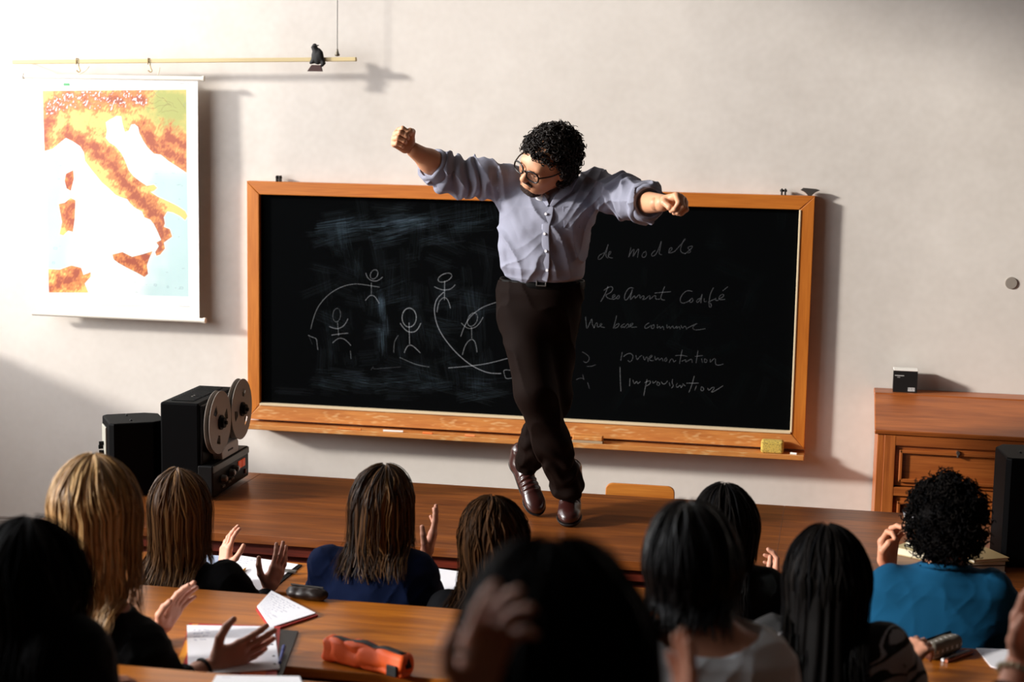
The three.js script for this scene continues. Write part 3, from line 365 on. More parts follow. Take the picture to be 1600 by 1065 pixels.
{
  // upper front corner nearest to us, direction along its face (away) and depth, taken at the height of its top
  const ytop = 1.2, A = onY(322, 645, ytop), B = onY(329, 615, ytop), Cc = onY(270, 641, ytop);
  const along = V(0, 0, -1).applyAxisAngle(V(0, 1, 0), 0.02), nrm = V(0, 1, 0).cross(along).negate(); // face looks to the right
  if (nrm.x < 0) nrm.negate();
  const w = 0.45, d = 0.17, y0 = DY + 0.012, o = onY(333, 783, DY); // nearest lower corner of the control panel
  const X = along.clone().negate(), Z = nrm, Yv = V(0, 1, 0);       // local: x towards us, z out of the face
  const oc = o.clone().addScaledVector(X, -w / 2).addScaledVector(Z, -0.06); oc.y = DY;
  const t = thing('tape_recorder', 'black reel-to-reel tape recorder with two grey metal reels on the lecture desk', 'tape recorder', oc.clone().addScaledVector(Z, -d / 2));
  const put = (n, g, m, par = t, l) => part(n, frameGeo(g, oc, X, Yv, Z), m, par, l);
  const bod = phys('#030304', 0.55, { specularIntensity: 0.1 });
  put('body', merge([box(-w / 2, w / 2, 0.012, 0.41, -d, -0.0, 0.01)]), bod);
  const slots = []; for (let k = 0; k < 14; k++) slots.push(box(-w / 2 + 0.05 + k * 0.026, -w / 2 + 0.06 + k * 0.026, 0.408, 0.414, -d + 0.03, -0.04, 0.001, 'z')); put('vent_slats', merge(slots), M.black);
  put('label_bar', box(0.03, 0.09, 0.409, 0.4135, -0.09, -0.083, 0.001), M.metal);
  put('deck_plate', box(-w / 2 + 0.01, w / 2 - 0.01, 0.15, 0.4, 0, 0.012, 0.004), phys('#0a0a0b', 0.5, { specularIntensity: 0.3 }));
  // control section standing proud below the reels
  const cp = put('control_panel', box(-w / 2, w / 2, 0.014, 0.15, -0.01, 0.06, 0.008), phys('#0a0a0b', 0.45, { specularIntensity: 0.3 }));
  put('panel_trim', box(-w / 2 + 0.004, w / 2 - 0.004, 0.118, 0.146, 0.058, 0.063, 0.002), mat('#55534f', 0.4, { metalness: 0.5 }), cp, 'grey metal trim');
  for (const [x, y, r] of [[0.12, 0.075, 0.017], [0.02, 0.08, 0.017], [-0.03, 0.088, 0.015]]) { const k = new THREE.CylinderGeometry(r * 0.85, r, 0.02, 20); k.rotateX(Math.PI / 2); k.translate(x, y, 0.072); const kk = put('knob', k, mat('#57534f', 0.35, { metalness: 0.6 }), cp); const c2 = new THREE.CylinderGeometry(r * 0.5, r * 0.5, 0.004, 16); c2.rotateX(Math.PI / 2); c2.translate(x, y, 0.0835); put('knob_cap', c2, mat('#b9a5a0', 0.3, { metalness: 0.6 }), kk); }
  for (const [x, y] of [[0.11, 0.04], [0.04, 0.045], [0, 0.05]]) for (const k of [-0.008, 0.008]) { put('switch', box(x + k - 0.005, x + k + 0.005, y - 0.005, y + 0.005, 0.06, 0.068, 0.002), mat('#8a8680', 0.35, { metalness: 0.5 }), cp); }
  put('switch', box(-0.18, -0.165, 0.035, 0.055, 0.06, 0.067, 0.002), mat('#7a3a22', 0.4), cp, 'reddish switch');
  for (const x of [-0.105, -0.15]) put('level_meter', box(x - 0.019, x + 0.019, 0.072, 0.106, 0.058, 0.064, 0.002), mat('#c0522f', 0.5, { emissive: '#d2451c', emissiveIntensity: 0.35 }), cp, 'glowing orange level meter');
  { const s = new THREE.Shape([[-0.1, 0], [0.09, 0], [0.1, 0.035], [0.08, 0.05], [-0.09, 0.05], [-0.1, 0.04]].map(p => new THREE.Vector2(...p))); const g = new THREE.ExtrudeGeometry(s, { depth: 0.04, bevelSize: 0.004, bevelThickness: 0.004, bevelSegments: 2 }); g.translate(-0.005, 0.152, 0.01); put('head_cover', g, mat('#b2aeaa', 0.5, { metalness: 0.3 }), t, 'light grey head cover with dark lettering'); const r = rng(3), ls = []; for (let k = 0; k < 5; k++) ls.push(box(-0.035 + k * 0.013, -0.028 + k * 0.013, 0.172, 0.18, 0.053, 0.0552, 0)); put('lettering', merge(ls), M.black, t); }
  // reels: two flanges with three openings each, hub and wound tape
  const reelR = 0.133, flange = () => { const s = new THREE.Shape(); s.absarc(0, 0, reelR, 0, Math.PI * 2); for (let k = 0; k < 3; k++) { const h = new THREE.Path(), a0 = k * 2.0944 + 0.3, a1 = a0 + 0.55; for (let i = 0; i <= 6; i++) { const a = lerp(a0, a1, i / 6); (i ? h.lineTo : h.moveTo).call(h, 0.092 * Math.cos(a), 0.092 * Math.sin(a)); } for (let i = 6; i >= 0; i--) { const a = lerp(a0 + 0.08, a1 - 0.08, i / 6); h.lineTo(0.056 * Math.cos(a), 0.056 * Math.sin(a)); } s.holes.push(h); } const c0 = new THREE.Path(); c0.absarc(0, 0, 0.03, 0, Math.PI * 2, true); s.holes.push(c0); return new THREE.ExtrudeGeometry(s, { depth: 0.002, bevelEnabled: false, curveSegments: 48 }); };
  const alu = mat('#8f877f', 0.45);
  [[0.115, 0.315, 0.2], [-0.155, 0.325, 1.3]].forEach(([x, y, rot], i) => {
    const f1 = flange(), f2 = flange(); for (const f of [f1, f2]) f.rotateZ(rot); f1.translate(x, y, 0.03); f2.translate(x, y, 0.052);
    const rl = put('reel', f2, alu, t, 'grey metal tape reel'); put('rear_flange', f1, alu, rl);
    const tp = new THREE.CylinderGeometry(i ? 0.075 : 0.06, i ? 0.075 : 0.06, 0.018, 48); tp.rotateX(Math.PI / 2); tp.translate(x, y, 0.042); put('tape', tp, mat('#2a1c16', 0.5), rl, 'dark brown tape');
    const hb = merge([[0.031, 0.014, 0.055], [0.022, 0.02, 0.065], [0.008, 0.02, 0.075]].map(([r, h, z]) => { const q = new THREE.CylinderGeometry(r, r, h, 28); q.rotateX(Math.PI / 2); q.translate(x, y, z); return q; })); put('hub', hb, M.black, rl);
  });
  // loudspeaker standing behind the recorder, its back to us
  const s0 = onY(232, 800, DY), sp = loudspeaker(V(oc.x - 0.17 - 0.16, DY, oc.z + 0.12), -1.0, 0.22, 0.315, 0.22, 'black loudspeaker with a cable beside the tape recorder', true);
  const cs = onZ(215, 702, sp.o.z + 0.05), cb = sp.o.clone().addScaledVector(sp.X, -0.13).addScaledVector(sp.Z, 0.05); cb.y = cs.y;
  single('speaker_cable', tube([cb, V(cs.x - 0.015, cs.y - 0.006, cs.z), V(cs.x - 0.035, cs.y - 0.06, cs.z), V(cs.x - 0.04, cs.y - 0.16, cs.z + 0.02), V(cs.x - 0.04, DY + 0.03, cs.z + 0.05), V(cs.x - 0.02, DY + 0.006, cs.z + 0.09), V(cs.x + 0.05, DY + 0.006, cs.z + 0.13)], 0.0045, 40, 8), M.black, 'thin black cable hanging from the loudspeaker by the tape recorder', 'cable');
}
{ // loudspeaker on the right of the desk
  const p = onY(1556, 884, DY); loudspeaker(V(p.x + 0.15, DY, p.z - 0.14), 0.1, 0.28, 0.41, 0.26, 'black loudspeaker on the desk in front of the wooden cabinet', false);
}
console.log('audio ok');
// ------------------------------------------------------------------ papers and books on the lecture desk
function slab(name, c, w, d, h, yaw, m, label, category, group, parent, y) { const g = box(-w / 2, w / 2, 0, h, -d / 2, d / 2, Math.min(0.002, h * 0.4)); g.rotateY(yaw); g.translate(c.x, y ?? c.y, c.z); return parent ? part(name, g, m, parent, label) : single(name, g, m, label, category, group); }
{
  const inkTex = dataTex(256, 256, (u, v) => { const l = (v * 18) % 1, on = l < 0.25 && u > 0.1 && u < 0.85 && tile(u, v, 60, 18, 4) > 0.05 && v > 0.2 && v < 0.8 && tile(u, v, 3, 3, 8) > 0; return on ? [120, 125, 160] : [222, 224, 236]; });
  const c0 = onY(1427, 815, DY), b = thing('exercise_book', 'thin pale exercise book lying on the desk beside the curly-haired student', 'book', V(c0.x + 0.06, DY, c0.z));
  slab('pages', V(c0.x + 0.06, 0, c0.z), 0.18, 0.24, 0.012, 0.05, M.paperEdge, null, null, null, b, DY); slab('cover', V(c0.x + 0.06, 0, c0.z), 0.185, 0.245, 0.0015, 0.05, new THREE.MeshStandardMaterial({ map: inkTex, roughness: 0.8 }), 'pale lavender printed cover', null, null, b, DY + 0.012);
  const book = (px, py, w, d, h, yaw, cover, label, y) => { const c = onY(px, py, y), bk = thing('book', label, 'book', V(c.x, y, c.z)); slab('pages', c, w - 0.008, d - 0.006, h - 0.005, yaw, M.paperEdge, null, null, null, bk, y + 0.0025); slab('cover', c, w, d, 0.0025, yaw, cover, null, null, null, bk, y); slab('cover', c, w, d, 0.0025, yaw, cover, null, null, null, bk, y + h - 0.0025); return c; };
  book(1448, 868, 0.2, 0.14, 0.03, -0.55, mat('#c9b98c', 0.6), 'cream paperback at the bottom of the small pile on the desk', DY);
  book(1458, 858, 0.18, 0.12, 0.02, -0.8, mat('#17150f', 0.5), 'dark-covered book lying crosswise on the cream paperback', DY + 0.0301);
  book(1526, 882, 0.17, 0.2, 0.028, 0.12, mat('#9aa0a8', 0.6), 'grey book at the bottom of the pile by the right loudspeaker', DY);
  book(1525, 874, 0.16, 0.18, 0.018, 0.3, mat('#2a2320', 0.6), 'black book in the middle of the pile by the right loudspeaker', DY + 0.0281);
  book(1526, 868, 0.15, 0.19, 0.014, 0.5, mat('#b59a68', 0.6), 'tan book on top of the pile by the right loudspeaker', DY + 0.0462);
}
// ------------------------------------------------------------------ rows of student desks
const ROWS = [{ y: 0.74, z0: 2.09, z1: 2.47, f: 0 }, { y: 0.90, z0: 3.02, z1: 3.66, f: 1 }, { y: 1.05, z0: 4.16, z1: 4.4, f: 2 }];
ROWS.forEach((R, i) => {
  const t = thing('student_desk', ['long narrow wooden bench desk of the first row, against the lecture desk', 'long wooden bench desk holding the orange pencil case', 'long dark wooden bench desk behind the blonde student'][i], 'desk', V(-0.8, ROWFLOOR[R.f], (R.z0 + R.z1) / 2), 'rows of student desks');
  const xs = [-3.4, -0.42, 2.6]; const f = ROWFLOOR[R.f];
  for (let k = 0; k < 2; k++) part('desk_top', box(xs[k] + 0.0008, xs[k + 1] - 0.0008, R.y - 0.028, R.y, R.z0, R.z1, 0.005), M.rowDesk, t);
  part('front_panel', box(-3.38, 2.58, [0.2, 0.3, 0.92][i], R.y - 0.028, R.z0 + 0.02, R.z0 + 0.04, 0.003), M.deskFront, t);
  for (const x of [-3.35, [-1.78, -2.35, -1.1][i], -0.62, 1, 2.53]) part('support', box(x, x + 0.03, f, R.y - 0.028, R.z0 + 0.06, R.z1 - 0.06, 0.003, 'y'), M.deskFront, t);
});
[[2.62, 2.98, 0], [3.72, 4.06, 1], [4.72, 5.06, 2], [5.98, 6.36, 3]].forEach(([z0, z1, i]) => {
  const f = ROWFLOOR[i], t = thing('bench_seat', ['wooden bench under the students of the first row', 'wooden bench under the blonde student', 'wooden bench under the student in the pale grey top', 'wooden bench of the hindmost row'][i], 'bench', V(-0.8, f, (z0 + z1) / 2), 'rows of benches');
  part('seat_plank', box(-3.4, 2.6, f + 0.415, f + 0.44, z0, z1, 0.006), M.rowDesk, t); for (const x of [-3.2, -1.8, -0.4, 1, 2.4]) part('support', box(x, x + 0.03, f, f + 0.415, z0 + 0.04, z1 - 0.04, 0.003, 'y'), M.deskFront, t);
});
console.log('rows ok');
// ------------------------------------------------------------------ distance fields for bodies and clothes
const smin = (a, b, k) => { const h = Math.max(k - Math.abs(a - b), 0) / k; return Math.min(a, b) - h * h * k * 0.25; };
// tapered capsule between a and b
function cone(a, b, ra, rb) {
  const ax = a.x, ay = a.y, az = a.z, ux = b.x - ax, uy = b.y - ay, uz = b.z - az, l2 = ux * ux + uy * uy + uz * uz || 1e-9;
  return (x, y, z) => { const px = x - ax, py = y - ay, pz = z - az; let h = (px * ux + py * uy + pz * uz) / l2; h = h < 0 ? 0 : h > 1 ? 1 : h; const qx = px - ux * h, qy = py - uy * h, qz = pz - uz * h; return Math.sqrt(qx * qx + qy * qy + qz * qz) - (ra + (rb - ra) * h); };
}
// ellipsoid with its own axes
function ell(c, r, X = V(1, 0, 0), Y = V(0, 1, 0), Z = V(0, 0, 1)) {
  const m = Math.min(...r);
  return (x, y, z) => { const px = x - c.x, py = y - c.y, pz = z - c.z, a = (px * X.x + py * X.y + pz * X.z) / r[0], b = (px * Y.x + py * Y.y + pz * Y.z) / r[1], d = (px * Z.x + py * Z.y + pz * Z.z) / r[2]; const k0 = Math.sqrt(a * a + b * b + d * d), k1 = Math.sqrt(a * a / r[0] ** 2 + b * b / r[1] ** 2 + d * d / r[2] ** 2); return k1 < 1e-9 ? -m : k0 * (k0 - 1) / k1; };
}
// body of elliptical sections stacked along y: {c, a (half width along S), b (half depth along D)}
function loft(secs, S, D) {
  secs = [...secs].sort((p, q) => p.c.y - q.c.y); const n = secs.length, y0 = secs[0].c.y, y1 = secs[n - 1].c.y;
  return (x, y, z) => {
    const yy = y < y0 ? y0 : y > y1 ? y1 : y; let i = 0; while (i < n - 2 && secs[i + 1].c.y < yy) i++;
    const p = secs[i], q = secs[i + 1]; let t = (yy - p.c.y) / (q.c.y - p.c.y || 1); t = t * t * (3 - 2 * t) * 0.5 + t * 0.5;
    const px = x - (p.c.x + (q.c.x - p.c.x) * t), pz = z - (p.c.z + (q.c.z - p.c.z) * t), a = p.a + (q.a - p.a) * t, b = p.b + (q.b - p.b) * t;
    const u = (px * S.x + pz * S.z) / a, w = (px * D.x + pz * D.z) / b, k = Math.sqrt(u * u + w * w), m = Math.min(a, b);
    const k1 = Math.sqrt(u * u / (a * a) + w * w / (b * b)), d = k1 < 1e-6 ? -m : k * (k - 1) / k1, dy = Math.abs(y - yy);
    return dy > 0 ? (d > 0 ? Math.hypot(d, dy) : dy) : Math.max(d, -Math.min(y - y0, y1 - y) - (d > -0.02 ? 0 : 0) < 0 ? Math.max(d, -Math.min(y - y0, y1 - y)) : d);
  };
}
const join = (list, k) => (x, y, z) => { let d = list[0](x, y, z); for (let i = 1; i < list.length; i++) { const e = list[i](x, y, z); if (e - d < k) d = smin(d, e, k); } return d; };
// surface nets on a grid, skipping blocks far from the surface; vertices pulled onto the surface
function meshSDF(f, lo, hi, h, slack = 1.6) {
  const nx = Math.ceil((hi.x - lo.x) / h) + 2, ny = Math.ceil((hi.y - lo.y) / h) + 2, nz = Math.ceil((hi.z - lo.z) / h) + 2, sxy = nx * ny;
  const val = new Float32Array(nx * ny * nz).fill(NaN), Bk = 4;
  for (let k = 0; k < nz; k += Bk) for (let j = 0; j < ny; j += Bk) for (let i = 0; i < nx; i += Bk) {
    const c = f(lo.x + (i + Bk / 2) * h, lo.y + (j + Bk / 2) * h, lo.z + (k + Bk / 2) * h), near = Math.abs(c) < Bk * h * 0.87 * slack + 0.012;
    const i1 = Math.min(i + Bk, nx - 1), j1 = Math.min(j + Bk, ny - 1), k1 = Math.min(k + Bk, nz - 1);
    for (let c2 = k; c2 <= k1; c2++) for (let b = j; b <= j1; b++) for (let a = i; a <= i1; a++) { const id = a + b * nx + c2 * sxy; if (near) { if (!(val[id] === val[id]) || Math.abs(val[id]) > 9) val[id] = f(lo.x + a * h, lo.y + b * h, lo.z + c2 * h); } else if (!(val[id] === val[id])) val[id] = c > 0 ? 10 : -10; }
  }
  const pos = [], vid = new Int32Array(nx * ny * nz).fill(-1), idx = [];
  const ED = [[0, 1], [0, 2], [0, 4], [1, 3], [1, 5], [2, 3], [2, 6], [3, 7], [4, 5], [4, 6], [5, 7], [6, 7]], cv = new Float32Array(8);
  for (let k = 0; k < nz - 1; k++) for (let j = 0; j < ny - 1; j++) for (let i = 0; i < nx - 1; i++) {
    const id = i + j * nx + k * sxy; let neg = 0; for (let c = 0; c < 8; c++) { cv[c] = val[id + (c & 1) + ((c >> 1) & 1) * nx + ((c >> 2) & 1) * sxy]; if (cv[c] < 0) neg++; }
    if (neg === 0 || neg === 8) continue;
    let x = 0, y = 0, z = 0, m = 0;
    for (const [p, q] of ED) if ((cv[p] < 0) !== (cv[q] < 0)) { const t = cv[p] / (cv[p] - cv[q]); x += (p & 1) + ((q & 1) - (p & 1)) * t; y += ((p >> 1) & 1) + (((q >> 1) & 1) - ((p >> 1) & 1)) * t; z += ((p >> 2) & 1) + (((q >> 2) & 1) - ((p >> 2) & 1)) * t; m++; }
    vid[id] = pos.length / 3; pos.push(lo.x + (i + x / m) * h, lo.y + (j + y / m) * h, lo.z + (k + z / m) * h);
  }
  for (let k = 1; k < nz - 1; k++) for (let j = 1; j < ny - 1; j++) for (let i = 1; i < nx - 1; i++) {
    const id = i + j * nx + k * sxy, a = val[id] < 0;
    const quad = (nb, o1, o2) => { const b = val[nb] < 0; if (a === b) return; const q = [vid[id - o1 - o2], vid[id - o2], vid[id], vid[id - o1]]; if (q.some(v => v < 0)) return; if (a) idx.push(q[0], q[1], q[2], q[0], q[2], q[3]); else idx.push(q[0], q[2], q[1], q[0], q[3], q[2]); };
    quad(id + 1, nx, sxy); quad(id + nx, sxy, 1); quad(id + sxy, 1, nx);
  }
  const nv = pos.length / 3, P = new Float32Array(pos), Nn = new Float32Array(pos.length), e = h * 0.35;
  for (let v = 0; v < nv; v++) {
    let x = P[v * 3], y = P[v * 3 + 1], z = P[v * 3 + 2], gx, gy, gz;
    for (let it = 0; it < 2; it++) { const d = f(x, y, z); gx = f(x + e, y, z) - f(x - e, y, z); gy = f(x, y + e, z) - f(x, y - e, z); gz = f(x, y, z + e) - f(x, y, z - e); const g = Math.sqrt(gx * gx + gy * gy + gz * gz) || 1, s = clamp(d / (g / (2 * e)), -h * 0.5, h * 0.5); gx /= g; gy /= g; gz /= g; if (it === 0) { x -= gx * s; y -= gy * s; z -= gz * s; } }
    P[v * 3] = x; P[v * 3 + 1] = y; P[v * 3 + 2] = z; Nn[v * 3] = gx; Nn[v * 3 + 1] = gy; Nn[v * 3 + 2] = gz;
  }
  const g = new THREE.BufferGeometry(); g.setAttribute('position', new THREE.BufferAttribute(P, 3)); g.setAttribute('normal', new THREE.BufferAttribute(Nn, 3)); g.setIndex(idx);
  const uv = new Float32Array(nv * 2); for (let v = 0; v < nv; v++) { uv[v * 2] = P[v * 3] + P[v * 3 + 2] * 0.7; uv[v * 2 + 1] = P[v * 3 + 1] + P[v * 3 + 2] * 0.3; } g.setAttribute('uv', new THREE.BufferAttribute(uv, 2));
  return g;
}
function boundsOf(pts, m) { const b = new THREE.Box3().setFromPoints(pts); b.expandByScalar(m); return [b.min, b.max]; }

// ------------------------------------------------------------------ hands: wrist at the origin, fingers +y, palm +z, thumb +x (right hand)
function handGeo(side, wrist, fingers, palm, { curl = [0.3, 0.3, 0.3, 0.3, 0.3], spread = 0.06, thumb = 0.5, size = 1, h = 0.0034 } = {}) {
  const prims = [], R1 = (x, y, z) => V(x, y, z);
  prims.push(cone(R1(0.02, 0.03, 0), R1(0.024, 0.082, 0), 0.0145, 0.0135), cone(R1(0.004, 0.02, 0), R1(0.008, 0.086, 0), 0.0155, 0.0135), cone(R1(-0.012, 0.02, 0), R1(-0.011, 0.082, 0), 0.0155, 0.013), cone(R1(-0.02, 0.025, 0), R1(-0.027, 0.074, 0), 0.0145, 0.012), cone(R1(0.016, 0.022, 0.006), R1(0.022, 0.045, 0.01), 0.016, 0.012), cone(R1(0, -0.05, 0), R1(0, 0.02, 0), 0.021, 0.02), cone(R1(-0.012, -0.04, 0), R1(0.012, -0.04, 0), 0.018, 0.018));
  const palmF = join(prims, 0.014), fs = [], base = [[0.027, 0.084, 0], [0.0085, 0.089, -0.001], [-0.0105, 0.086, -0.001], [-0.028, 0.077, 0]], len = [[0.042, 0.025, 0.02], [0.046, 0.028, 0.021], [0.042, 0.026, 0.02], [0.033, 0.02, 0.018]];
  for (let i = 0; i < 4; i++) {
    let p = R1(...base[i]), a = 0; const c = curl[i + 1], sx = (1.4 - i) * spread, seg = [];
    for (let k = 0; k < 3; k++) { a += c * [0.85, 1.05, 0.75][k]; const d = V(Math.sin(sx) * Math.cos(a), Math.cos(sx) * Math.cos(a), Math.sin(a)), q = p.clone().addScaledVector(d, len[i][k]); const r0 = 0.0098 - k * 0.0009 - (i === 3 ? 0.0012 : 0), r1 = r0 - 0.0008; seg.push(cone(p, q, r0, r1)); p = q; }
    fs.push(join(seg, 0.004));
  }
  { let p = R1(0.024, 0.022, 0.006); const fist = sstep(0.55, 0.85, curl[0]), fz = (a, b) => a.normalize().lerp(b.normalize(), fist), dirs = [fz(V(0.75 + 0.25 * thumb, 0.62, 0.35 - 0.25 * thumb), V(0.45, 0.7, 0.6)), fz(V(0.55 * thumb + 0.15, 0.9, 0.2 + 0.5 * curl[0]), V(-0.25, 0.75, 0.6)), fz(V(0.35 * thumb - 0.35 * curl[0], 0.9, 0.2 + 0.7 * curl[0]), V(-0.85, 0.45, 0.1))], ls = [0.042, 0.033, 0.027], seg = []; for (let k = 0; k < 3; k++) { const q = p.clone().addScaledVector(dirs[k].normalize(), ls[k]); seg.push(cone(p, q, 0.0138 - k * 0.0018, 0.0122 - k * 0.0018)); p = q; } fs.push(join(seg, 0.005)); }
  const F = (x, y, z) => { let d = palmF(x, y, z), m = 1e9; for (const g of fs) m = Math.min(m, g(x, y, z)); return smin(d, m, 0.009); };
  const g = meshSDF(F, V(-0.06, -0.055, -0.04), V(0.13, 0.2, 0.115), h);
  g.scale(size, size, size);
  const Y = fingers.clone().normalize(), Z = palm.clone().addScaledVector(Y, -palm.dot(Y)).normalize(), X = new THREE.Vector3().crossVectors(Y, Z);
  if (side === 'L') X.negate();
  return frameGeo(g, wrist, X, Y, Z);
}
// ------------------------------------------------------------------ head: X to the person's left, Y up, Z forward; origin between the ears
function headSDF(beardless = true) {
  const l = [
    ell(V(0, 0.035, -0.012), [0.076, 0.085, 0.096]), ell(V(0, 0.0, 0.02), [0.066, 0.09, 0.074]),
    ell(V(0, -0.068, 0.05), [0.042, 0.036, 0.038]), cone(V(-0.05, -0.045, 0.005), V(-0.018, -0.09, 0.06), 0.02, 0.016), cone(V(0.05, -0.045, 0.005), V(0.018, -0.09, 0.06), 0.02, 0.016),
    ell(V(0.036, -0.02, 0.062), [0.022, 0.02, 0.018]), ell(V(-0.036, -0.02, 0.062), [0.022, 0.02, 0.018]), cone(V(-0.034, 0.024, 0.08), V(0.034, 0.024, 0.08), 0.011, 0.011)
  ];
  const skull = join(l, 0.03), nose = join([cone(V(0, 0.015, 0.088), V(0, -0.026, 0.112), 0.008, 0.0115), ell(V(0, -0.03, 0.104), [0.017, 0.009, 0.012])], 0.01);
  const lips = join([ell(V(0, -0.055, 0.09), [0.022, 0.006, 0.01]), ell(V(0, -0.066, 0.088), [0.019, 0.0065, 0.01])], 0.004);
  const sock = [ell(V(0.032, 0.006, 0.095), [0.017, 0.0115, 0.017]), ell(V(-0.032, 0.006, 0.095), [0.017, 0.0115, 0.017])], eye = [ell(V(0.031, 0.005, 0.077), [0.0125, 0.0125, 0.0125]), ell(V(-0.031, 0.005, 0.077), [0.0125, 0.0125, 0.0125])];
  const ears = [-1, 1].map(s => { const a = ell(V(s * 0.079, 0.0, -0.008), [0.009, 0.03, 0.018]), b = ell(V(s * 0.088, 0.003, -0.005), [0.007, 0.019, 0.01]); return (x, y, z) => Math.max(a(x, y, z), -b(x, y, z)); });
  return (x, y, z) => { let d = skull(x, y, z); d = Math.max(d, -sock[0](x, y, z)); d = Math.max(d, -sock[1](x, y, z)); d = smin(d, nose(x, y, z), 0.012); d = smin(d, lips(x, y, z), 0.006); d = Math.min(d, eye[0](x, y, z), eye[1](x, y, z)); return smin(d, Math.min(ears[0](x, y, z), ears[1](x, y, z)), 0.008); };
}
const HEAD_LO = V(-0.11, -0.14, -0.13), HEAD_HI = V(0.11, 0.15, 0.14);
const headProto = meshSDF(headSDF(), HEAD_LO, HEAD_HI, 0.0045);
const headFine = meshSDF(headSDF(), HEAD_LO, HEAD_HI, 0.003);
// frame of a head from its forward and up directions
function headFrame(c, f, u) { const Z = f.clone().normalize(), Y = u.clone().addScaledVector(Z, -u.dot(Z)).normalize(), X = new THREE.Vector3().crossVectors(Y, Z); return { c, X, Y, Z, at: (x, y, z) => c.clone().addScaledVector(X, x).addScaledVector(Y, y).addScaledVector(Z, z) }; }

// ------------------------------------------------------------------ hair
const hairMat = (rough = 0.38, extra = {}) => new THREE.MeshPhysicalMaterial({ vertexColors: true, roughness: rough, specularIntensity: 0.5, ...extra });
// sweep one lock: flattened tube through points, wider along "side"
function lockGeo(pts, nrm, w, th, col, out, sides = 6, tipScale = 0.15) {
  const n = pts.length, base = out.pos.length / 3;
  for (let i = 0; i < n; i++) {
    const t = pts[Math.min(i + 1, n - 1)].clone().sub(pts[Math.max(i - 1, 0)]).normalize(), N = nrm[i].clone().addScaledVector(t, -nrm[i].dot(t)).normalize(), S = new THREE.Vector3().crossVectors(t, N), k = i / (n - 1), s = (k < 0.12 ? 0.5 + k / 0.24 : 1) * (k > 0.55 ? lerp(1, tipScale, (k - 0.55) / 0.45) : 1);
    for (let j = 0; j < sides; j++) { const a = j / sides * 6.2832, cx = Math.cos(a), cy = Math.sin(a); out.pos.push(pts[i].x + S.x * cx * w * s + N.x * cy * th * s, pts[i].y + S.y * cx * w * s + N.y * cy * th * s, pts[i].z + S.z * cx * w * s + N.z * cy * th * s); const nn = V(S.x * cx / w + N.x * cy / th, S.y * cx / w + N.y * cy / th, S.z * cx / w + N.z * cy / th).normalize(); out.nor.push(nn.x, nn.y, nn.z); out.col.push(col[0], col[1], col[2]); }
  }
  for (let i = 0; i < n - 1; i++) for (let j = 0; j < sides; j++) { const a = base + i * sides + j, b = base + i * sides + (j + 1) % sides, c = a + sides, d = b + sides; out.idx.push(a, c, b, b, c, d); }
}
const newOut = () => ({ pos: [], nor: [], col: [], idx: [] });
function outGeo(o) { const g = new THREE.BufferGeometry(); g.setAttribute('position', new THREE.Float32BufferAttribute(o.pos, 3)); g.setAttribute('normal', new THREE.Float32BufferAttribute(o.nor, 3)); g.setAttribute('color', new THREE.Float32BufferAttribute(o.col, 3)); g.setIndex(o.idx); return g; }
function addMesh(out, g, col) { const b = out.pos.length / 3, p = g.attributes.position, n = g.attributes.normal; for (let i = 0; i < p.count; i++) { out.pos.push(p.getX(i), p.getY(i), p.getZ(i)); out.nor.push(n.getX(i), n.getY(i), n.getZ(i)); out.col.push(...col); } for (const k of g.index.array) out.idx.push(k + b); }
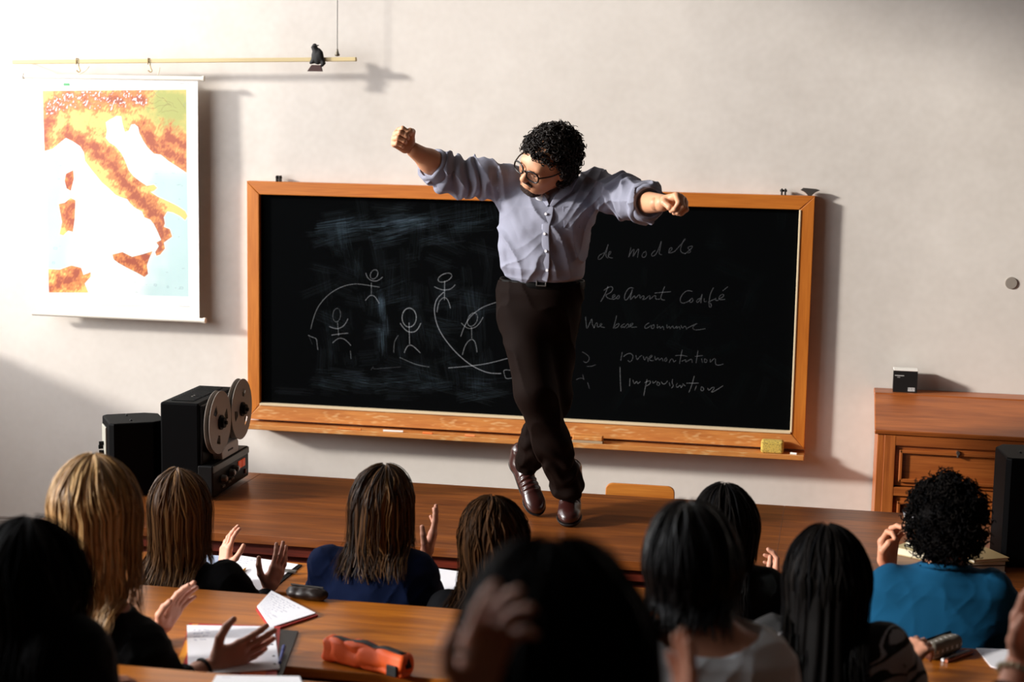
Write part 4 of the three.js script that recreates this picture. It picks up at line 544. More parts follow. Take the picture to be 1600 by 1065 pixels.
// straight hair that falls from a parting; o: length below head centre, colours, puff, back/side reach
let HAIR_COLLIDE = null, HAIR_BACK = null;                                       // clothes that falling hair must lie on, not sink into
function straightHair(H, o) {
  const r = rng(o.seed), out = newOut(), rx = 0.086 + (o.puff || 0), ry = 0.122 + (o.puff || 0), rz = 0.106 + (o.puff || 0), cy = 0.012, cz = -0.014;
  const cols = o.colors, down = V(0, -1, 0), front = o.front ?? 1.05;           // front: half angle of the open face
  const surf = (th, ph, off) => { const s = Math.sin(th), x = Math.sin(ph) * s * (rx + off), z = Math.cos(ph) * s * (rz + off), y = Math.cos(th) * (ry + off); return [x, y + cy, z + cz]; };
  // under-volume so that no scalp shows
  const inner = [ell(V(0, cy, cz), [rx - 0.004, ry - 0.006, rz - 0.004])], L = o.length * 0.93, nW = o.neckW ?? 0.9;
  const hang = (x, y, z) => { const t = clamp((0.0 - y) / (L || 0.01)), yy = clamp(y, -L, 0), a = (rx - 0.008) * lerp(1, nW, sstep(0, 0.8, t)) * (1 - 0.1 * t), b = (rz * 0.78) * lerp(1, 0.75, t), u = x / a, w = (z - cz + 0.02 + 0.02 * t) / b, k = Math.hypot(u, w); return Math.max((k - 1) * Math.min(a, b), Math.abs(y - yy) > 0 ? Math.abs(y - yy) : -1); };
  const fTop = o.fringe ?? 0.055, face = (x, y, z) => { const w = 0.062 + (y < -0.02 ? 0.004 : 0); return Math.max(Math.abs(x) - w, y - fTop - 0.25 * (z < 0.03 ? 0 : 0), 0.02 - z); };
  const f = (x, y, z) => Math.max(smin(inner[0](x, y, z), hang(x, y, z), 0.03) + 0.003 * Math.sin(26 * Math.atan2(x, -z) + 3 * N3(x * 20, y * 3, z * 20)), -face(x, y, z));
  const cap = meshSDF(f, V(-0.13, -L - 0.02, -0.16), V(0.13, 0.16, 0.13), 0.006); frameGeo(cap, H.c, H.X, H.Y, H.Z); addMesh(out, cap, cols[0]);
  const nL = o.n || 260;
  for (let i = 0; i < nL; i++) {
    const fine = i > nL * 0.4, side = r() < 0.5 ? -1 : 1; let ph = side * (front + (Math.PI - front) * Math.pow(r(), 0.85)); // azimuth away from the face
    const off = (fine ? 0.003 : -0.003) + 0.013 * r() + 0.006 * N3(ph * 2.2, o.seed, 1), pts = [], nr = [], wob = (o.wave || 0.004) * (0.5 + r()), wf = 6 + 6 * r(), wp = r() * 6.28, len = o.length * (0.8 + 0.2 * r() + 0.14 * N3(ph * 3, o.seed, 3)) * (Math.abs(ph) < 1.5 ? (o.sideLen ?? 1) : 1), drift = (o.drift || 0) * (0.5 + r()), tuck = o.tuck ?? 0.012;
    const part = o.part ?? 0.01, phs = ph * 0.999, th0 = 0.05 + 0.5 * r() * r(), nHead = 9, nHang = Math.max(4, Math.round(len / 0.03));
    let last; const cell = Math.round(ph * 7) / 7, sweep = (o.sweep ?? 0.35) * N3(cell * 2.4, o.seed * 1.7, 5) + 0.22 * (r() - 0.5), cw = 6.28 * N3(cell * 5, o.seed, 9), ca = (o.clump ?? 0.012) * (0.6 + 0.8 * r()); const shiftX = (t) => part * (1 - t);
    for (let k = 0; k <= nHead; k++) { const t = k / nHead, th = lerp(th0, 1.62, t), p = surf(th, phs + sweep * Math.sin(t * 1.6) + 0.12 * Math.sin(wp + t * 4) * t, off); p[0] += shiftX(t); pts.push(H.at(p[0] + wob * 0.3 * Math.sin(wp + t * wf), p[1], p[2])); nr.push(H.X.clone().multiplyScalar(p[0]).addScaledVector(H.Y, p[1]).addScaledVector(H.Z, p[2] - cz).normalize()); last = p; }
    const rad2 = H.X.clone().multiplyScalar(last[0]).addScaledVector(H.Z, last[2] - cz); rad2.y = 0; rad2.normalize(); const tng = new THREE.Vector3().crossVectors(rad2, down);
    const p0 = pts[pts.length - 1].clone(), backDir = HAIR_BACK || H.Z.clone().negate();
    for (let k = 1; k <= nHang; k++) { const t = k / nHang, s = len * t, p = p0.clone().addScaledVector(down, s).addScaledVector(rad2, drift * t * t - tuck * Math.sin(t * 3.14) + (o.flip || 0) * Math.max(0, t - 0.75) * 4).addScaledVector(tng, wob * Math.sin(wp + s * wf * 6) * t + ca * Math.sin(cw + s * 16) * t + sweep * 0.03 * t).addScaledVector(rad2, wob * 0.6 * Math.cos(wp * 2 + s * wf * 7) * t); if (HAIR_COLLIDE) { let stop = false; for (let it = 0; it < 16; it++) { const lim = 0.012 + off * 0.5, d = HAIR_COLLIDE(p.x, p.y, p.z); if (d > lim) break; if (rad2.dot(backDir) < 0.12) { stop = d < -0.004; break; } p.addScaledVector(backDir, Math.max(0.004, (lim - d) * 0.9)); } if (stop) break; } pts.push(p); nr.push(rad2.clone()); }
    const cc = cols[Math.floor(r() * cols.length)], v = 0.6 + 0.75 * r();
    lockGeo(pts, nr, fine ? 0.0014 + 0.0026 * r() : 0.005 + 0.007 * r(), fine ? 0.0013 : 0.003, cc.map(q => q * v), out, fine ? 4 : 6);
  }
  return outGeo(out);
}
// curls: short helices all over the scalp; hang > 0 makes long ringlets
function curlyHair(H, o) {
  const r = rng(o.seed), out = newOut(), R = [0.08 + o.puff, 0.104 + o.puff, 0.1 + o.puff], cy = 0.022, cz = -0.018;
  const fTop = o.fringe ?? 0.06, sideZ = o.sideZ ?? 0.0, low = o.low ?? -0.07;
  // hairline: hair where the point is above the forehead line, or behind the ears
  const inFace = (x, y, z) => (z > 0.035 && y < fTop - 0.2 * Math.abs(x)) || (z > sideZ && y < 0.0) || y < low || (z > sideZ + 0.02 && y < 0.03);
  const shell = ell(V(0, cy, cz), [R[0] - 0.012, R[1] - 0.012, R[2] - 0.012]), face = (x, y, z) => Math.max(0.028 - z, y - fTop + 0.014 + 0.2 * Math.abs(x)), neck = (x, y, z) => Math.max(y - low, -1), jaw = (x, y, z) => Math.max(sideZ - z, y - 0.02);
  const f = (x, y, z) => { let d = shell(x, y, z) - (o.lump || 0.008) * (N3(x * 38, y * 38, z * 38) + 0.6 * N3(x * 80, y * 80, z * 80)); if (o.hang) { const t = clamp(-y / o.hang), yy = clamp(y, -o.hang, 0), k = Math.hypot(x / (R[0] * 0.98), (z - cz + 0.02) / (R[2] * 0.82)); d = smin(d, Math.max((k - 1) * 0.07, Math.abs(y - yy) || -1) - 0.008 * N3(x * 40, y * 16, z * 40), 0.03); } d = Math.max(d, -face(x, y, z), -jaw(x, y, z)); return o.hang ? d : Math.max(d, -neck(x, y, z)); };
  const cap = meshSDF(f, V(-0.16, -(o.hang || 0.1) - 0.03, -0.18), V(0.16, 0.18, 0.15), 0.005, 2); frameGeo(cap, H.c, H.X, H.Y, H.Z); addMesh(out, cap, o.colors[0]);
  for (let i = 0, made = 0; made < o.n && i < o.n * 6; i++) {
    const u = r() * 2 - 1, a = r() * 6.2832, s = Math.sqrt(1 - u * u), d = [Math.cos(a) * s, u, Math.sin(a) * s], k = 0.86 + 0.1 * r(), p = [d[0] * R[0] * k, d[1] * R[1] * k + cy, d[2] * R[2] * k + cz];
    if (inFace(...p)) continue; made++;
    const n = H.X.clone().multiplyScalar(d[0] / R[0]).addScaledVector(H.Y, d[1] / R[1]).addScaledVector(H.Z, d[2] / R[2]).normalize(), rnd = V(r() - 0.5, r() - 0.5, r() - 0.5);
    const hang = o.hang && r() < 0.6, axis = hang ? n.clone().multiplyScalar(0.12).add(V(0, -1, 0)).addScaledVector(rnd, 0.2).normalize() : n.clone().addScaledVector(rnd, o.wild ?? 1.3).normalize(), A = new THREE.Vector3().crossVectors(axis, V(0.3, 0.5, 0.8)).normalize(), Bv = new THREE.Vector3().crossVectors(axis, A);
    const len = hang ? o.hang * (0.5 + 0.6 * r()) : (o.curlLen || 0.035) * (0.6 + 0.8 * r()), cr = (o.curlR || 0.008) * (0.7 + 0.6 * r()), turns = hang ? len / 0.035 : 1 + 1.3 * r(), N = Math.round(8 + turns * 7), o0 = H.at(...p), ph = r() * 6.28, pts = [], nr = [];
    for (let j = 0; j <= N; j++) { const t = j / N, an = ph + t * turns * 6.2832, rr = cr * (0.4 + 0.6 * Math.min(1, t * 3)); const q = o0.clone().addScaledVector(axis, len * t).addScaledVector(n, hang ? 0.012 : 0.004).addScaledVector(A, rr * Math.cos(an)).addScaledVector(Bv, rr * Math.sin(an)); pts.push(q); nr.push(A.clone().multiplyScalar(Math.cos(an)).addScaledVector(Bv, Math.sin(an))); }
    const cc = o.colors[Math.floor(r() * o.colors.length)], v = 0.8 + 0.4 * r(); lockGeo(pts, nr, (o.tube || 0.0032) * (0.7 + 0.6 * r()), (o.tube || 0.0032) * 0.7, cc.map(c => c * v), out, 4, 0.4);
  }
  return outGeo(out);
}
console.log('sdf ok');
// ------------------------------------------------------------------ the man dancing on the desk
{
  const P = onZ, base = onY(868, 800, DY); base.y = DY;
  const t = thing('person', 'man in a blue-grey shirt and brown trousers dancing on the lecture desk, arms outstretched', 'person', base);
  const shR = P(793, 284, 1.46), shL = P(934, 292, 1.42), elR = P(701, 274, 1.54), wrR = P(646, 234, 1.7), elL = P(1003, 316, 1.6), wrL = P(1036, 317, 1.8);
  const hipC = P(848, 462, 1.42), chest = P(856, 330, 1.46), neckB = P(862, 287, 1.44), waist = P(848, 430, 1.43);
  const S = V(0.985, 0, 0.17).normalize(), D = V(-0.17, 0, 0.985).normalize();      // torso: across and forward
  const headC = P(853, 256, 1.58), H = headFrame(headC, iv(-0.70, -0.36, 0.62), iv(0.18, 0.74, 0.62));
  const sec = (x0, x1, y, z, b) => { const a = P(x0, y, z), c = P(x1, y, z); return { c: a.clone().add(c).multiplyScalar(0.5), a: a.distanceTo(c) / 2, b }; };
  // ---- skin: head, neck, arms and hands as one mesh
  const neckTop = H.at(0, -0.05, -0.03);
  const skinF = join([cone(neckB.clone().add(V(0, -0.03, -0.02)), neckTop, 0.064, 0.058), cone(shR, elR, 0.05, 0.042), cone(elR, P(672, 252, 1.62), 0.043, 0.042), cone(P(672, 252, 1.62), wrR, 0.042, 0.029), cone(shL, elL, 0.05, 0.042), cone(elL, wrL, 0.046, 0.031),
    loft([sec(796, 918, 300, 1.45, 0.1), sec(800, 910, 350, 1.45, 0.11), sec(805, 900, 430, 1.43, 0.1), sec(803, 885, 470, 1.42, 0.09)], S, D), cone(P(820, 480, 1.45), P(838, 615, 1.56), 0.075, 0.055), cone(P(838, 615, 1.56), P(884, 765, 1.46), 0.05, 0.035), cone(P(864, 490, 1.41), P(860, 620, 1.43), 0.068, 0.048), cone(P(862, 620, 1.42), P(822, 730, 1.3), 0.048, 0.035)], 0.03);
  const [lo, hi] = boundsOf([shR, elR, wrR, shL, elL, wrL, hipC, neckTop, P(884, 770, 1.46), P(822, 735, 1.3)], 0.14);
  const bodyG = meshSDF(skinF, lo, hi, 0.009);
  const hg = headFine.clone(); hg.scale(1.06, 1.06, 1.06); frameGeo(hg, headC, H.X, H.Y, H.Z);
  const hR = handGeo('R', wrR.clone().addScaledVector(iv(-0.6, 0.5, 0.3), 0.012), iv(-0.62, 0.42, 0.66), iv(0.62, -0.2, 0.5), { curl: [0.9, 1.35, 1.4, 1.4, 1.4], thumb: 0.25, size: 1.02 });
  const hL = handGeo('L', wrL.clone().addScaledVector(iv(0.5, 0.1, 0.8), 0.01), iv(0.62, 0.08, 0.76), iv(-0.1, -0.75, 0.4), { curl: [0.8, 1.1, 1.2, 1.25, 1.3], thumb: 0.3, size: 1.02 });
  part('body', merge([bodyG, hg, hR, hL]), phys('#d39a76', 0.5, { sheen: 0.1 }), t);
  // ---- face details
  for (const s of [-1, 1]) {
    const e = new THREE.SphereGeometry(0.0135, 20, 14); frameGeo(e, H.at(s * 0.033, 0.004, 0.083), H.X, H.Y, H.Z); const em = part('eye', e, mat('#d8d2cc', 0.2), t);
    const ir = new THREE.SphereGeometry(0.0065, 14, 10); frameGeo(ir, H.at(s * 0.033, -0.001, 0.092), H.X, H.Y, H.Z); part('iris', ir, mat('#1d120c', 0.2), em);
    const lid = new THREE.SphereGeometry(0.0148, 20, 10, 0, 6.2832, 0, 1.5); frameGeo(lid, H.at(s * 0.033, 0.004, 0.083), H.X, H.Y.clone().multiplyScalar(0.75).addScaledVector(H.Z, 0.66), new THREE.Vector3().crossVectors(H.X, H.Y.clone().multiplyScalar(0.75).addScaledVector(H.Z, 0.66))); part('eyelid', lid, phys('#b97e5e', 0.5), em);
    part('eyebrow', tube([H.at(s * 0.014, 0.03, 0.098), H.at(s * 0.034, 0.037, 0.094), H.at(s * 0.056, 0.028, 0.074)], 0.0052, 16, 6), mat('#17100c', 0.8), t);
  }
  { const b = join([ell(V(0, -0.088, 0.064), [0.036, 0.024, 0.036]), cone(V(-0.064, -0.03, 0.0), V(-0.03, -0.092, 0.058), 0.012, 0.014), cone(V(0.064, -0.03, 0.0), V(0.03, -0.092, 0.058), 0.012, 0.014)], 0.02), mo = ell(V(0, -0.058, 0.1), [0.03, 0.018, 0.04]), hd = headSDF();
    const f = (x, y, z) => { const k = 1.06; return Math.max(Math.max(b(x / k, y / k, z / k) * k, hd(x / k, y / k, z / k) * k - 0.0016) - 0.0015 * N3(x * 160, y * 160, z * 160), -mo(x / k, y / k, z / k)); };
    const g = meshSDF(f, V(-0.1, -0.14, -0.04), V(0.1, 0.0, 0.13), 0.0035); const m2 = join([cone(V(-0.026, -0.051, 0.09), V(-0.003, -0.0435, 0.1), 0.0045, 0.005), cone(V(0.026, -0.051, 0.09), V(0.003, -0.0435, 0.1), 0.0045, 0.005)], 0.006), g2 = meshSDF((x, y, z) => m2(x / 1.06, y / 1.06, z / 1.06) - 0.001 * N3(x * 200, y * 200, z * 200), V(-0.05, -0.08, 0.07), V(0.05, -0.02, 0.14), 0.003); const gg = merge([g, g2]); frameGeo(gg, headC, H.X, H.Y, H.Z); part('beard', gg, mat('#2c1c14', 0.9), t, 'short dark beard and moustache'); }
  // ---- glasses
  { const gp = [], k = 1.06; const ring = s => { const c = [s * 0.035, 0.002, 0.113], pts = []; for (let i = 0; i < 20; i++) { const a = i / 20 * 6.2832, ca = Math.cos(a), sa = Math.sin(a), x = 0.0255 * Math.sign(ca) * Math.pow(Math.abs(ca), 0.75), y = 0.0185 * Math.sign(sa) * Math.pow(Math.abs(sa), 0.75); pts.push(H.at((c[0] + x) * k, (c[1] + y) * k, (c[2] - Math.abs(c[0] + x) * 0.18) * k)); } return pts; };
    for (const s of [-1, 1]) gp.push(tube(ring(s), 0.0034, 60, 6, true));
    gp.push(tube([H.at(-0.0098, 0.006, 0.118), H.at(0, 0.01, 0.121), H.at(0.0098, 0.006, 0.118)], 0.0034, 10, 6));
    for (const s of [-1, 1]) gp.push(tube([H.at(s * 0.0645, 0.01, 0.108), H.at(s * 0.083, 0.014, 0.06), H.at(s * 0.087, 0.014, 0.0), H.at(s * 0.086, 0.0, -0.025)], 0.003, 24, 6));
    const gl = part('glasses', merge(gp), mat('#0d0a09', 0.3), t, 'black-rimmed spectacles');
    for (const s of [-1, 1]) { const sh = new THREE.Shape(ring2(s)); function ring2() { const q = []; for (let i = 0; i < 20; i++) { const a = i / 20 * 6.2832, ca = Math.cos(a), sa = Math.sin(a); q.push(new THREE.Vector2(0.0265 * Math.sign(ca) * Math.pow(Math.abs(ca), 0.75), 0.0192 * Math.sign(sa) * Math.pow(Math.abs(sa), 0.75))); } return q; } const g = new THREE.ShapeGeometry(sh); g.rotateY(s * 0.18); frameGeo(g, H.at(s * 0.035 * k, 0.002 * k, 0.1068 * k), H.X, H.Y, H.Z); part('lens', g, phys('#ffffff', 0.03, { transmission: 1, thickness: 0, ior: 1.45 }), gl); }
  }
  part('hair', curlyHair(headFrame(H.at(0, 0.004, -0.004), H.Z, H.Y), { seed: 21, n: 1100, puff: 0.021, fringe: 0.062, sideZ: 0.004, low: -0.065, curlLen: 0.024, curlR: 0.0085, tube: 0.003, wild: 1.7, lump: 0.006, colors: [[0.012, 0.009, 0.008], [0.02, 0.014, 0.011], [0.009, 0.007, 0.007]] }), hairMat(0.42), t, 'thick curly black hair');
  // ---- shirt
  const fold = (x, y, z) => { const a = x * 0.86 + y * 0.5, b = -x * 0.5 + y * 0.86, a2 = x * 0.75 - y * 0.66, b2 = x * 0.66 + y * 0.75, q = N3(a * 10.5 + 1.3 * N3(x * 4, y * 4, z * 4), b * 2.1, z * 2.5), q2 = 1 - Math.abs(N3(a2 * 11 + 3 + N3(x * 5, y * 5, 1), b2 * 2.4, z * 3)) * 2.4, w = sstep(-1.05, -0.95, x); const q3 = Math.max(0, 1 - Math.abs(q) * 3); return 0.012 * q3 ** 1.6 + 0.009 * Math.max(0, q2) ** 1.6 * (0.35 + 0.65 * w) + 0.0016 * N3(x * 34, y * 20, z * 30); };
  const armFold = (a, b, amp) => { const u = b.clone().sub(a), L2 = u.lengthSq(); return (x, y, z) => { const t2 = ((x - a.x) * u.x + (y - a.y) * u.y + (z - a.z) * u.z) / L2; return amp * (Math.sin(t2 * 24 + 5 * N3(x * 9, y * 9, z * 9)) * 0.5 + 0.5) * sstep(0.1, 0.45, t2); }; };
  const torso = loft([sec(802, 896, 441, 1.43, 0.118), sec(787, 912, 431, 1.43, 0.145), sec(781, 916, 415, 1.435, 0.165), sec(779, 917, 390, 1.44, 0.165), sec(777, 926, 354, 1.45, 0.165), sec(775, 936, 322, 1.45, 0.15), sec(788, 934, 298, 1.445, 0.105), sec(815, 912, 281, 1.44, 0.08), sec(832, 896, 270, 1.44, 0.064)], S, D);
  const cufR = P(676, 258, 1.6), cufL = elL.clone().lerp(wrL, 0.3);
  const fr = armFold(shR, elR, 0.015), fl = armFold(shL, elL, 0.015);
  const sl = join([torso, cone(shR, P(752, 279, 1.5), 0.078, 0.07), cone(P(752, 279, 1.5), elR, 0.069, 0.067), cone(elR, cufR, 0.067, 0.062), cone(shL, P(970, 305, 1.5), 0.078, 0.067), cone(P(970, 305, 1.5), elL, 0.067, 0.064), cone(elL, cufL, 0.064, 0.062)], 0.05);
  const dR = wrR.clone().sub(elR).normalize(), dL = wrL.clone().sub(elL).normalize(), kR = dR.dot(cufR), kL = dL.dot(cufL);
  const cut = (x, y, z) => Math.max(x < -1.35 ? dR.x * x + dR.y * y + dR.z * z - kR : -1, x > -0.75 ? dL.x * x + dL.y * y + dL.z * z - kL : -1);
  const shirtF = (x, y, z) => { const b = sl(x, y, z); if (b > 0.09 || b < -0.09) return b; let d = b - fold(x, y, z) + 0.006; if (x < shR.x - 0.02) d -= fr(x, y, z) - 0.005; if (x > shL.x + 0.02) d -= fl(x, y, z) - 0.005; return Math.max(d * 0.8, cut(x, y, z)); };
  const [l2, h2] = boundsOf([shR, elR, cufR, shL, elL, cufL, P(848, 445, 1.43), P(848, 266, 1.43)], 0.15);
  const shirtM = phys('#8b8d9e', 0.8, { sheen: 0.15, sheenRoughness: 0.6, sheenColor: new THREE.Color('#aab0c8'), bumpMap: clothBump, bumpScale: 0.0004 });
  const shirt = part('shirt', meshSDF(shirtF, l2, h2, 0.0058, 2), shirtM, t, 'blue-grey button-down shirt with rolled sleeves');
  // rolled cuffs
  const cuff = (c, d, r0) => { const L = new THREE.LatheGeometry([[r0 - 0.008, 0.001], [r0 + 0.002, -0.002], [r0 + 0.008, 0.006], [r0 + 0.009, 0.022], [r0 + 0.011, 0.03], [r0 + 0.012, 0.046], [r0 + 0.006, 0.056], [r0 - 0.004, 0.056]].map(k => new THREE.Vector2(...k)), 48); const p = L.attributes.position; for (let i = 0; i < p.count; i++) { const a = Math.atan2(p.getZ(i), p.getX(i)), k = 1 + 0.05 * N3(Math.cos(a) * 2.2, Math.sin(a) * 2.2, p.getY(i) * 40); p.setXYZ(i, p.getX(i) * k, p.getY(i) + 0.006 * N3(Math.cos(a) * 1.6, Math.sin(a) * 1.6, 7), p.getZ(i) * k); } L.computeVertexNormals(); L.applyQuaternion(new THREE.Quaternion().setFromUnitVectors(V(0, 1, 0), d.clone().negate())); L.translate(c.x, c.y, c.z); const m = shirtM.clone(); m.side = THREE.DoubleSide; part('rolled_cuff', L, m, shirt); };
  cuff(cufR.clone().addScaledVector(dR, 0.012), dR, 0.061); cuff(cufL.clone().addScaledVector(dL, 0.012), dL, 0.061);
  // placket, buttons, collar, pocket
  const onShirt = (px, py, off) => { const d = rayOf(px, py); let s = (1.75 - CAM.z) / d.z, q = CAM.clone().addScaledVector(d, s); for (let i = 0; i < 90; i++) { const k = shirtF(q.x, q.y, q.z); if (k < 0.0006) break; if (q.z < 1.36) { q = onZ(px, py, 1.44); break; } q.addScaledVector(d, clamp(k * 0.7, 0.0015, 0.03)); } return q.addScaledVector(d, -off); };
  { const pl = [[862, 322], [858, 336], [853, 352], [852, 370], [853, 390], [853, 410], [852, 428], [850, 438]].map(p => onShirt(...p, 0.002)), o = newOut(); lockGeo(pl, pl.map(() => D.clone()), 0.017, 0.0022, [1, 1, 1], o, 8, 1); const g = outGeo(o); g.deleteAttribute('color'); part('placket', g, shirtM, shirt); }
  for (const [x, y] of [[852, 334], [850, 365], [852, 392], [854, 422]]) { const c = onShirt(x + 1, y, 0.005); part('button', cyl(c, c.clone().addScaledVector(D, 0.004), 0.0062, 0.0055, 14), mat('#d9d9de', 0.35), shirt, 'small white button'); }
  { const o = newOut(), mk = (pts, w) => { const q = pts.map(p => onShirt(p[0], p[1], p[2])); lockGeo(q, q.map(() => D.clone()), w, 0.0026, [1, 1, 1], o, 8, 0.35); };
    mk([[893, 262, 0.03], [897, 278, 0.025], [886, 296, 0.018], [870, 311, 0.012], [861, 322, 0.008]], 0.02); mk([[820, 272, 0.03], [826, 286, 0.02], [838, 300, 0.014], [850, 310, 0.01], [856, 321, 0.008]], 0.018);
    const g = outGeo(o); g.deleteAttribute('color'); part('collar', g, shirtM, shirt); 
    const c = onShirt(846, 306, 0.03); const ts = new THREE.SphereGeometry(0.028, 16, 12); ts.scale(1, 0.8, 0.5); ts.translate(c.x, c.y - 0.012, c.z - 0.025); part('undershirt', ts, mat('#e4e4e8', 0.8), t, 'white undershirt showing at the open collar'); }
  { const c = onShirt(893, 338, 0.001), X = S.clone(), g = new RoundedBoxGeometry(0.1, 0.095, 0.006, 3, 0.003), p = g.attributes.position; const cc = [onShirt(880, 322, 0), onShirt(908, 322, 0), onShirt(882, 356, 0), onShirt(908, 356, 0)]; for (let i = 0; i < p.count; i++) { const u = clamp(p.getX(i) / 0.1 + 0.5), v = clamp(0.5 - p.getY(i) / 0.095), q = cc[0].clone().lerp(cc[1], u).lerp(cc[2].clone().lerp(cc[3], u), v).addScaledVector(D, p.getZ(i) + 0.003); p.setXYZ(i, q.x, q.y, q.z); } g.computeVertexNormals(); part('breast_pocket', boxUV(g), shirtM, shirt); }
  // ---- trousers
  const kneeR = P(836, 612, 1.58), ankR = P(889, 762, 1.47), kneeL = P(862, 622, 1.44), ankL = P(823, 728, 1.31);
  const hips = loft([sec(779, 914, 440, 1.425, 0.132), sec(777, 912, 455, 1.425, 0.138), sec(778, 906, 485, 1.425, 0.135), sec(782, 896, 515, 1.43, 0.12), sec(800, 882, 535, 1.43, 0.09)], S, D);
  const tw = join([hips, cone(P(822, 500, 1.46), kneeR, 0.1, 0.078), cone(kneeR, P(862, 690, 1.53), 0.076, 0.07), cone(P(862, 690, 1.53), ankR, 0.07, 0.06), cone(P(866, 500, 1.41), kneeL, 0.095, 0.07), cone(kneeL, P(838, 690, 1.37), 0.07, 0.06), cone(P(838, 690, 1.37), ankL, 0.06, 0.05)], 0.035);
  const tf = (x, y, z) => { const b = tw(x, y, z); if (Math.abs(b) > 0.08) return b; const low = sstep(1.25, 0.95, y), q = 1 - Math.abs(N3(x * 9 + y * 3, y * 4.5, z * 9)) * 2.1; return (b - 0.008 * Math.max(0, q) ** 2 - low * 0.006 * Math.sin(y * 70 + 6 * N3(x * 12, y * 6, z * 12))) * 0.85; };
  const [l3, h3] = boundsOf([P(779, 440, 1.425), P(915, 440, 1.425), kneeR, ankR, kneeL, ankL], 0.15);
  // hems are cut square to each shin
  const hR2 = ankR.clone().sub(kneeR).normalize(), hL2 = ankL.clone().sub(kneeL).normalize(), eR = hR2.dot(P(893, 776, 1.46)), eL = hL2.dot(P(820, 740, 1.3));
  const tF2 = (x, y, z) => { const d = tf(x, y, z); if (y > 1.15) return d; const a = hR2.x * x + hR2.y * y + hR2.z * z - eR, b = hL2.x * x + hL2.y * y + hL2.z * z - eL; return Math.max(d, x > ankL.x + 0.09 || z > 1.42 ? a : b); };
  const trM = phys('#120805', 0.75, { specularIntensity: 0.12, sheen: 0.03, sheenRoughness: 0.5, sheenColor: new THREE.Color('#6b4a3c'), bumpMap: clothBump, bumpScale: 0.0004 });
  const tr = part('trousers', meshSDF(tF2, l3, h3, 0.0075, 2), trM, t, 'dark brown corduroy trousers');
  { const ps = []; for (let i = 0; i < 28; i++) { const a = i / 28 * 6.2832, k = P(847, 442, 1.425); ps.push(k.addScaledVector(S, Math.cos(a) * 0.172).addScaledVector(D, Math.sin(a) * 0.133)); } const o = newOut(), n = ps.map((p, i) => { const a = i / 28 * 6.2832; return S.clone().multiplyScalar(Math.cos(a)).addScaledVector(D, Math.sin(a)); }); lockGeo([...ps, ps[0], ps[1]], [...n, n[0], n[1]], 0.017, 0.004, [1, 1, 1], o, 8, 1); const g = outGeo(o); g.deleteAttribute('color'); const bl = part('belt', g, phys('#070605', 0.5, { specularIntensity: 0.15 }), t, 'black leather belt'); const bc = P(846, 441, 1.562); part('buckle', merge([box(bc.x - 0.02, bc.x + 0.02, bc.y + 0.011, bc.y + 0.015, bc.z - 0.004, bc.z + 0.006, 0.001), box(bc.x - 0.02, bc.x + 0.02, bc.y - 0.015, bc.y - 0.011, bc.z - 0.004, bc.z + 0.006, 0.001), box(bc.x - 0.02, bc.x - 0.016, bc.y - 0.015, bc.y + 0.015, bc.z - 0.004, bc.z + 0.006, 0.001), box(bc.x + 0.016, bc.x + 0.02, bc.y - 0.015, bc.y + 0.015, bc.z - 0.004, bc.z + 0.006, 0.001)]), M.metal, bl, 'silver belt buckle'); }
  // ---- shoes: local x across, y up, z towards the toe, origin under the heel
  const shoe = (heel, toeDir, up, size, label) => {
    const upper = join([ell(V(0, 0.04, 0.02), [0.036, 0.042, 0.045]), cone(V(0, 0.036, 0.05), V(0.004, 0.03, 0.17), 0.036, 0.036), ell(V(0.005, 0.03, 0.22), [0.044, 0.032, 0.06]), cone(V(0, 0.06, 0.03), V(0, 0.1, 0.015), 0.036, 0.038), cone(V(0, 0.055, 0.09), V(0.003, 0.04, 0.16), 0.028, 0.024)], 0.03);
    const cr = (x, y, z) => 0.0028 * Math.sin(z * 300 + 2 * N3(x * 30, y * 30, z * 10)) * sstep(0.1, 0.13, z) * sstep(0.2, 0.17, z) * sstep(0.03, 0.06, y);
    const fU = (x, y, z) => Math.max(upper(x, y, z) - cr(x, y, z), 0.012 - y), mk = (f, lo, hi, m, par, n, l) => { const g = meshSDF(f, lo, hi, 0.004); g.scale(size, size, size); const Zs = toeDir.clone().normalize(), Ys = up.clone().addScaledVector(Zs, -up.dot(Zs)).normalize(), Xs = new THREE.Vector3().crossVectors(Ys, Zs); return part(n, frameGeo(g, heel, Xs, Ys, Zs), m, par, l); };
    const sh = mk(fU, V(-0.07, 0, -0.06), V(0.07, 0.15, 0.3), phys('#331512', 0.28, { clearcoat: 0.5, clearcoatRoughness: 0.2 }), t, 'shoe', label);
    const so = join([cone(V(0, 0.03, 0.02), V(0, 0.03, 0.02), 0.044, 0.044), cone(V(0, 0.03, 0.05), V(0.004, 0.03, 0.15), 0.038, 0.044), ell(V(0.005, 0.03, 0.22), [0.05, 0.05, 0.066])], 0.02); mk((x, y, z) => Math.max(so(x, y, z), y - 0.014, (z < 0.07 ? -0.018 : 0) - y, z > 0.062 && z < 0.075 && y < -0.002 ? 0.002 : -1), V(-0.07, -0.03, -0.06), V(0.07, 0.03, 0.3), mat('#120c0a', 0.5), sh, 'sole');
  };
